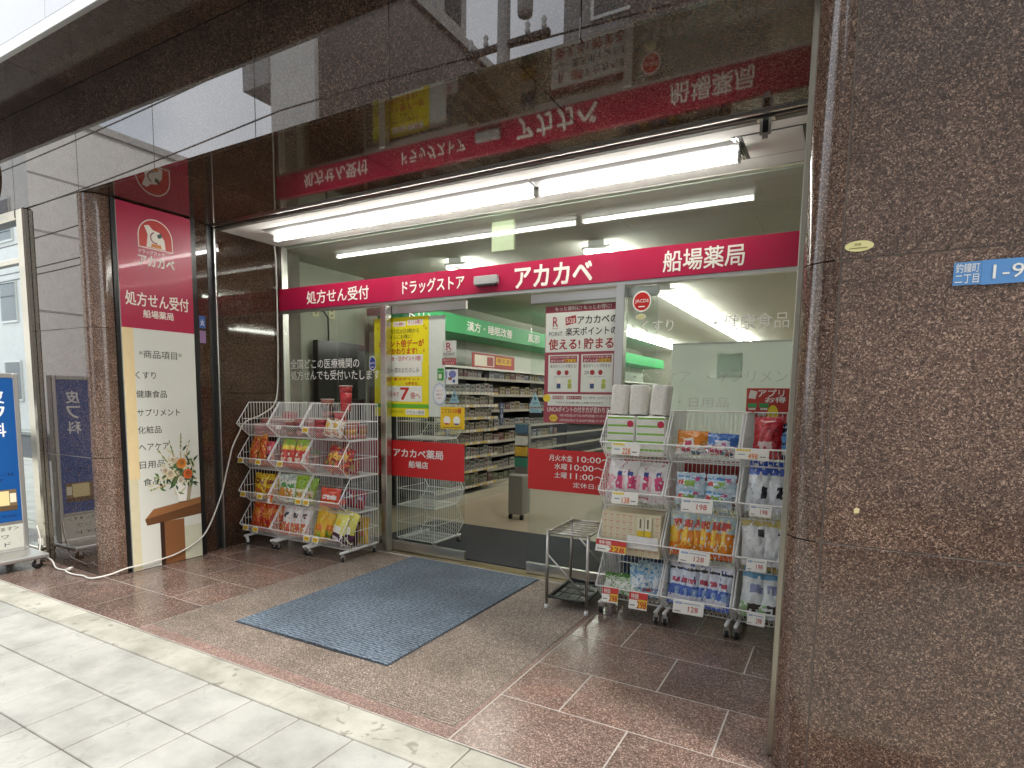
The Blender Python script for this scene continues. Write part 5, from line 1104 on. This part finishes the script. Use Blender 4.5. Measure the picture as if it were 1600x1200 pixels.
# ------------------------------------------------------------------ left edge: window, stand sign, round sign, cable
wn = thing('steel_framed_window', 'steel framed reflective window left of the granite pillar', 'window', (-6.2, 2.3, 0))
obj('frame', BX(-5.50, 2.262, 0, -5.385, 2.36, 2.715, mat=plain('mirror stainless frame', (.66, .62, .52), .10, 1), bev=.012), wn)
obj('frame', BX(-8, 2.262, 2.64, -5.503, 2.36, 2.715, mat=MC['mirror stainless frame'], bev=.01), wn)
obj('crossbar', BX(-8, 2.29, 2.33, -5.503, 2.35, 2.37, mat=MC['mirror stainless frame'], bev=.004), wn)
obj('bottom_rail', BX(-8, 2.28, 0, -5.503, 2.35, .10, mat=MC['mirror stainless frame'], bev=.004), wn)
obj('glass_pane', BX(-8, 2.318, .10, -5.503, 2.326, 2.329, mat=RWIN), wn); obj('glass_pane', BX(-8, 2.318, 2.371, -5.503, 2.326, 2.639, mat=RWIN), wn)
def stand_sign():
    t = thing('standing_sign', 'blue standing sign in aluminium frame on castors at left edge', 'sign', (-5.45, 1.87, 0))
    X0, X1_ = -5.53, -5.45; Y0, Y1 = 1.55, 2.19
    AL = SATIN; mb = MB()
    mb.box(X0, Y0, .12, X1_, Y0 + .035, 1.48, AL, bev=.006); mb.box(X0, Y1 - .035, .12, X1_, Y1, 1.48, AL, bev=.006); mb.box(X0, Y0 + .035, 1.445, X1_, Y1 - .035, 1.48, AL, bev=.004); mb.box(X0, Y0 + .035, .335, X1_, Y1 - .035, .352, AL); mb.box(X0, Y0 + .035, .12, X1_, Y1 - .035, .14, AL)
    obj('frame', mb, t)
    BL_ = plain('blue sign face', (.008, .085, .30), .3, noise=.03, scale=5)
    obj('blue_panel', BX(X0 + .01, Y0 + .035, .353, X1_ - .006, Y1 - .035, 1.444, mat=BL_), t)
    obj('lower_panel', BX(X0 + .01, Y0 + .035, .141, X1_ - .006, Y1 - .035, .334, mat=plain('pale lower panel', (.62, .62, .54), .4)), t)
    F = SIDE(X1_ - .006); mb = LT(t); W = ink('#eeeeee')
    for k, s in enumerate('皮フ科'):
        mb.text(F, s, 1.99, 1.255 - .125 * k, 2.09, 1.355 - .125 * k, .0012, W, .03)
    mb.text(F, '美容皮膚科・アレルギー科', 1.60, .70, 2.12, .73, .0012, ink('#0c1c50'), .01).text(F, '11階クリニック', 1.62, .66, 2.05, .69, .0012, ink('#0c1c50'), .01).text(F, '電話受付 10:00-19:00', 1.62, .385, 2.12, .41, .0012, ink('#0c1c50'), .01)
    obj('lettering', mb, t); mb = LT(t)
    mb.rect(F, 1.80, .44, 2.13, .60, .001, ink('#7a6448')); mb.rect(F, 1.95, .48, 2.08, .59, .0016, ink('#e3d49c')); mb.rect(F, 2.085, .50, 2.125, .57, .0016, ink('#e9e3c8')); mb.rect(F, 1.80, .44, 2.13, .475, .0020, ink('#5a4832')); obj('photo_print', mb, t)
    mb = LT(t); K = ink('#3b3a34'); mb.text(F, '＜診療を行っています＞', 1.66, .285, 2.13, .315, .0012, K, 0).text(F, 'シミ・シワ', 1.76, .225, 2.06, .255, .0012, K, 0).text(F, 'ケロイド', 1.80, .165, 2.07, .195, .0012, K, 0); obj('lettering', mb, t)
    mb = MB(); mb.box(-5.78, 1.50, .085, -5.19, 2.215, .118, AL, bev=.008); obj('base', mb, t)
    for x in (-5.72, -5.25):
        for y in (1.56, 2.15): o = obj('castor', MB().tube([(x - .012, y, .034), (x + .012, y, .034)], .033, BLK, 14).box(x - .018, y - .012, .04, x - .013, y + .012, .085, SATIN).box(x + .013, y - .012, .04, x + .018, y + .012, .085, SATIN), t)
stand_sign()
t = thing('round_wall_sign', 'white round sign with gold rim above the left window', 'sign', (-6.3, 2.2, 3.02))
F = FRONT(2.20); mb = MB(); mb.lathe((-6.27, 2.25, 3.08), [(.23, -.04), (.23, .04)], plain('gold rim', (.62, .50, .22), .3, 1), 36, Matrix.Rotation(R(90), 4, 'X')); obj('rim', mb, t)
mb = MB(); mb.disc(F, -6.27, 3.08, .205, .205, .012, ink('#ecebe4'), 36).ring(F, -6.27, 3.08, .205, .232, .011, plain('gold rim', (.62, .50, .22), .3, 1), 36).ring(F, -6.27, 3.08, .17, .178, .014, ink('#5a5a50'), 30); obj('face', mb, t)
pts = [(-5.36, 2.21, .31), (-5.33, 2.215, .20), (-5.31, 2.20, .10), (-5.22, 2.235, .05), (-5.10, 2.21, .014), (-4.98, 2.225, .012), (-4.93, 2.245, .03), (-4.90, 2.22, .045), (-4.94, 2.20, .02), (-4.84, 2.20, .010), (-4.72, 2.215, .012), (-4.60, 2.21, .014), (-4.53, 2.30, .030), (-4.52, 2.42, .05), (-4.515, 2.55, .052), (-4.515, 2.68, .06), (-4.515, 2.80, .075), (-4.515, 2.93, .115), (-4.52, 3.04, .17), (-4.53, 3.12, .26), (-4.54, 3.20, .40), (-4.555, 3.27, .54), (-4.56, 3.31, .67), (-4.56, 3.345, .78), (-4.565, 3.38, .88), (-4.58, 3.46, 1.0), (-4.60, 3.55, 1.10), (-4.608, 3.75, 1.17), (-4.607, 3.90, 1.3), (-4.605, 3.93, 1.7), (-4.61, 3.94, 2.2), (-4.60, 3.93, 2.55), (-4.58, 3.90, 2.69)]
sm = []
for i in range(len(pts) - 1):
    p0, p1, p2, p3 = (Vector(pts[max(0, min(len(pts) - 1, i + k))]) for k in (-1, 0, 1, 2))
    for q in range(4):
        s = q / 4; sm.append(.5 * ((2 * p1) + (p2 - p0) * s + (2 * p0 - 5 * p1 + 4 * p2 - p3) * s * s + (3 * p1 - p0 - 3 * p2 + p3) * s ** 3))
sm.append(Vector(pts[-1]))
c = obj('white_cable', MB().tube(sm, .0062, plain('white cable', (.72, .70, .64), .45), 6)); tag(c, 'white power cable trailing from standing sign along pillar to the ceiling', 'cable')
# address plate and stickers on the right pillar
t = thing('address_plate', 'blue street address plate with white 1-9 on right pillar', 'sign', (.4, 2.295, 1.73)); F = FRONT(2.2965)
mb = MB(); mb.slab(F, .257, 1.697, .323, 1.764, 0, .002, ink('#5d8fc4')); mb.slab(F, .3235, 1.695, .56, 1.765, 0, .002, ink('#5d93cc')); obj('plate', mb, t)
mb = LT(t); mb.text(F, '釣鐘町', .262, 1.733, .318, 1.760, .0028, WH, .01).text(F, '二丁目', .262, 1.702, .318, 1.728, .0028, WH, .01).text(F, '1-9-1', .350, 1.710, .462, 1.750, .0028, WH, .013); obj('lettering', mb, t)
o = obj('oval_sticker', MB().disc(FRONT(2.2985), .009, 1.841, .040, .017, 0, ink('#ddd596'), 28).text(FRONT(2.2985), '禁煙', -.004, 1.842, .014, 1.850, .0006, ink('#6d6a3c'), 0).rect(FRONT(2.2985), -.018, 1.834, .032, 1.836, .0006, ink('#6d6a3c'))); tag(o, 'pale yellow oval sticker above the joint on right pillar', 'sticker')
o = obj('tape_scrap', MB().poly(FRONT(2.2985), [(.050, .982), (.063, .984), (.066, .998), (.056, 1.002), (.049, .997)], 0, ink('#e0cf9c'))); tag(o, 'tiny cream tape scrap on the right pillar', 'sticker')

# ------------------------------------------------------------------ across the street (seen in the reflections)
def building(label, x0, x1, y0, y1, h, mat, wins, side_wins=(), extra=None):
    t = thing('street_building', label, 'building', ((x0 + x1) / 2, y1, 0))
    obj('wall', BX(x0, y0, 0, x1, y1, h, mat=mat), t)
    obj('roof', BX(x0 - .1, y0 - .1, h, x1 + .1, y1 + .1, h + .25, mat=PLAS3), t)
    for (a, z, w_, h_) in wins:
        f = obj('window', BX(a, y1 + .002, z, a + w_, y1 + .06, z + h_, mat=SATIN), t); obj('pane', BX(a + .06, y1 + .061, z + .06, a + w_ - .06, y1 + .07, z + h_ - .06, mat=WIN), f)
    for (a, z, w_, h_) in side_wins:
        f = obj('window', BX(x1 + .002, a, z, x1 + .06, a + w_, z + h_, mat=SATIN), t); obj('pane', BX(x1 + .061, a + .06, z + .06, x1 + .07, a + w_ - .06, z + h_ - .06, mat=WIN), f)
    return t
b1 = building('pale five storey building across the street, left', -34, -23.3, -24, -5.4, 10.4, PLAS, [(-33 + 2.4 * i, 1 + 2.7 * k, 1.2, 1.4) for i in range(4) for k in range(3)], [(-7.6 - .0, 1.9 + 1.6 * k, .5, .55) for k in range(4)])
for z in (4.0, 6.6, 8.4): obj('wall_joint', BX(-23.298, -24, z, -23.28, -5.4, z + .05, mat=PLAS3), b1)
obj('balcony', BX(-23.29, -13.5, 8.6, -22.7, -8.8, 9.3, mat=PLAS2), b1)
b2 = building('grey tiled tower across the street, middle', -11.5, -10.2, -16, -5.4, 11.4, PLAS2, [], [])
obj('light_wall', BX(-11.6, -5.396, 0, -10.22, -5.28, 11.2, mat=PLAS), b2)
for k in range(4): obj('balcony', BX(-12.5, -6.2, 2.6 + 1.9 * k, -11.61, -5.25, 3.4 + 1.9 * k, mat=PLAS3), b2)
ph = thing('roof_unit', 'pale rooftop unit on the grey tower across the street', 'roof unit', (-10.5, -9, 11.65)); obj('unit_body', BX(-11.0, -11.2, 11.66, -10.2, -9.7, 13.0, mat=PLAS3), ph); obj('louvre', BX(-10.198, -10.9, 11.9, -10.18, -10.1, 12.7, mat=DKMET), ph)
b3 = building('grey office block across the street, right', -4.5, 16, -18, -5.4, 15.5, PLAS3, [(-4.0 + 2.9 * i, 4.4 + 3.1 * k, 1.0, 1.3) for i in range(4) for k in range(3)])
obj('corner_pier', BX(-3.3, -5.398, 0, -.9, -5.25, 13.4, mat=PLAS2), b3)
b4 = building('far pale building behind the parking lot', -22, -13, -40, -30, 7, PLAS, [(-21 + 2.4 * i, 1.5 + 2.6 * k, 1.2, 1.3) for i in range(3) for k in range(2)])
up = thing('utility_pole', 'concrete utility pole with transformer and cross arms over the road', 'utility pole', (-4.42, -3.9, 0))
obj('pole', MB().tube([(-5.35, -4.85, 0.01), (-5.35, -4.85, 11.5)], [.15, .09], PLAS3, 14), up)
for z in (7.2, 8.4, 9.6): obj('cross_arm', BX(-6.1, -4.90, z, -4.5, -4.80, z + .08, mat=DKMET), up)
obj('transformer', MB().lathe((-4.95, -4.85, 7.6), [(.12, 0), (.13, .06), (.13, .4), (.09, .45)], PLAS3, 16), up)
for z in (7.3, 8.5, 9.7):
    mb = MB()
    for a in (-6.0, -5.7, -4.9, -4.6): mb.lathe((a, -4.85, z), [(.03, 0), (.05, .05), (.03, .1), (.05, .15), (.02, .2)], PLW, 8)
    obj('insulators', mb, up)
WIREM = plain('black wire', (.02, .02, .02), .5)
for k, (y, z, dz) in enumerate(((-4.9, 7.45, .5), (-4.8, 8.65, .4), (-4.85, 9.85, .5), (-4.7, 6.4, .5), (-4.95, 5.6, .45), (-4.6, 5.2, .4))):
    o = obj('overhead_wire', MB().tube([(-40 + 70 * i / 24, y, z - dz * math.sin(math.pi * ((i * 70 / 24) % 30) / 30)) for i in range(25)], .018, WIREM, 5))
    tag(o, ['lowest', 'second lowest', 'third lowest', 'third highest', 'second highest', 'highest'][[5.2, 5.6, 6.4, 7.45, 8.65, 9.85].index(z)] + ' black overhead wire strung along the street', 'wire', 'overhead wires along the street')
def car(x0, yc, lab):
    t = thing('parked_car', lab, 'car', (x0 + 2, yc, -.13)); z0 = -.13; W2 = .78; L_ = 3.9
    CW = plain('white car paint', (.72, .73, .74), .12, noise=.01, coat=.6); GL = WIN
    prof = [(0, .35), (.02, .75), (.15, .92), (.55, .98), (1.05, 1.02), (1.75, 1.50), (2.2, 1.56), (3.3, 1.54), (3.72, 1.15), (3.88, .95), (3.9, .35)]
    rows = []
    mb = MB()
    for (sy, ins) in ((-1, 1), (-1, 0), (1, 0), (1, 1)):
        pass
    vs = []
    n = len(prof)
    lo = [(-W2, 0), (-W2 * .98, .0), (W2 * .98, 0), (W2, 0)]
    for (x, z) in prof:
        top = max(0, (z - .95) / .6); w_ = W2 * (1 - .17 * top)
        vs += [(x0 + x, yc - w_, z0 + z), (x0 + x, yc - w_ * .86, z0 + z + .03), (x0 + x, yc, z0 + z + .05), (x0 + x, yc + w_ * .86, z0 + z + .03), (x0 + x, yc + w_, z0 + z)]
    fs = [(i * 5 + k, i * 5 + k + 1, (i + 1) * 5 + k + 1, (i + 1) * 5 + k) for i in range(n - 1) for k in range(4)]
    mb.add(vs, fs, CW, True)
    for s in (0, 4):
        ring = [vs[i * 5 + s] for i in range(n)]; bot = [(x0 + .1, ring[0][1], z0 + .25), (x0 + 3.8, ring[0][1], z0 + .25)]
        mb.add(ring + bot[::-1], [tuple(range(n + 2))], CW)
    obj('body', mb, t)
    for s in (-1, 1):
        mb = MB(); w0, w1 = W2 + .003, W2 * .845 + .012
        mb.add([(x0 + 1.2, yc + s * (w0 - .02), z0 + 1.02), (x0 + 3.55, yc + s * (w0 - .02), z0 + 1.02), (x0 + 3.25, yc + s * w1, z0 + 1.46), (x0 + 1.82, yc + s * w1, z0 + 1.44)], [(0, 1, 2, 3)], GL); obj('side_window', mb, t)
        for wx in (.75, 3.1):
            wh = obj('wheel', MB().tube([(x0 + wx, yc + s * (W2 - .2), z0 + .29), (x0 + wx, yc + s * (W2 + .02), z0 + .29)], .29, BLK, 24, smooth=False), t)
            obj('rim', MB().tube([(x0 + wx, yc + s * (W2 + .021), z0 + .29), (x0 + wx, yc + s * (W2 + .03), z0 + .29)], .19, SATIN, 18, smooth=False), wh)
        obj('headlight', BX(x0 + .01, yc + s * .45 - .15, z0 + .66, x0 + .06, yc + s * .45 + .15, z0 + .82, mat=CHROME), t)
    mb = MB(); mb.add([(x0 + 1.10, yc - .68, z0 + 1.105), (x0 + 1.10, yc + .68, z0 + 1.105), (x0 + 1.72, yc + .58, z0 + 1.53), (x0 + 1.72, yc - .58, z0 + 1.53)], [(0, 1, 2, 3)], GL); obj('windscreen', mb, t)
    obj('bumper', BX(x0 - .03, yc - .72, z0 + .28, x0 + .05, yc + .72, z0 + .55, mat=CW, bev=.02), t)
car(-5.2, -2.1, 'white compact car parked on the road behind the viewer')
print('objects', len(bpy.data.objects))
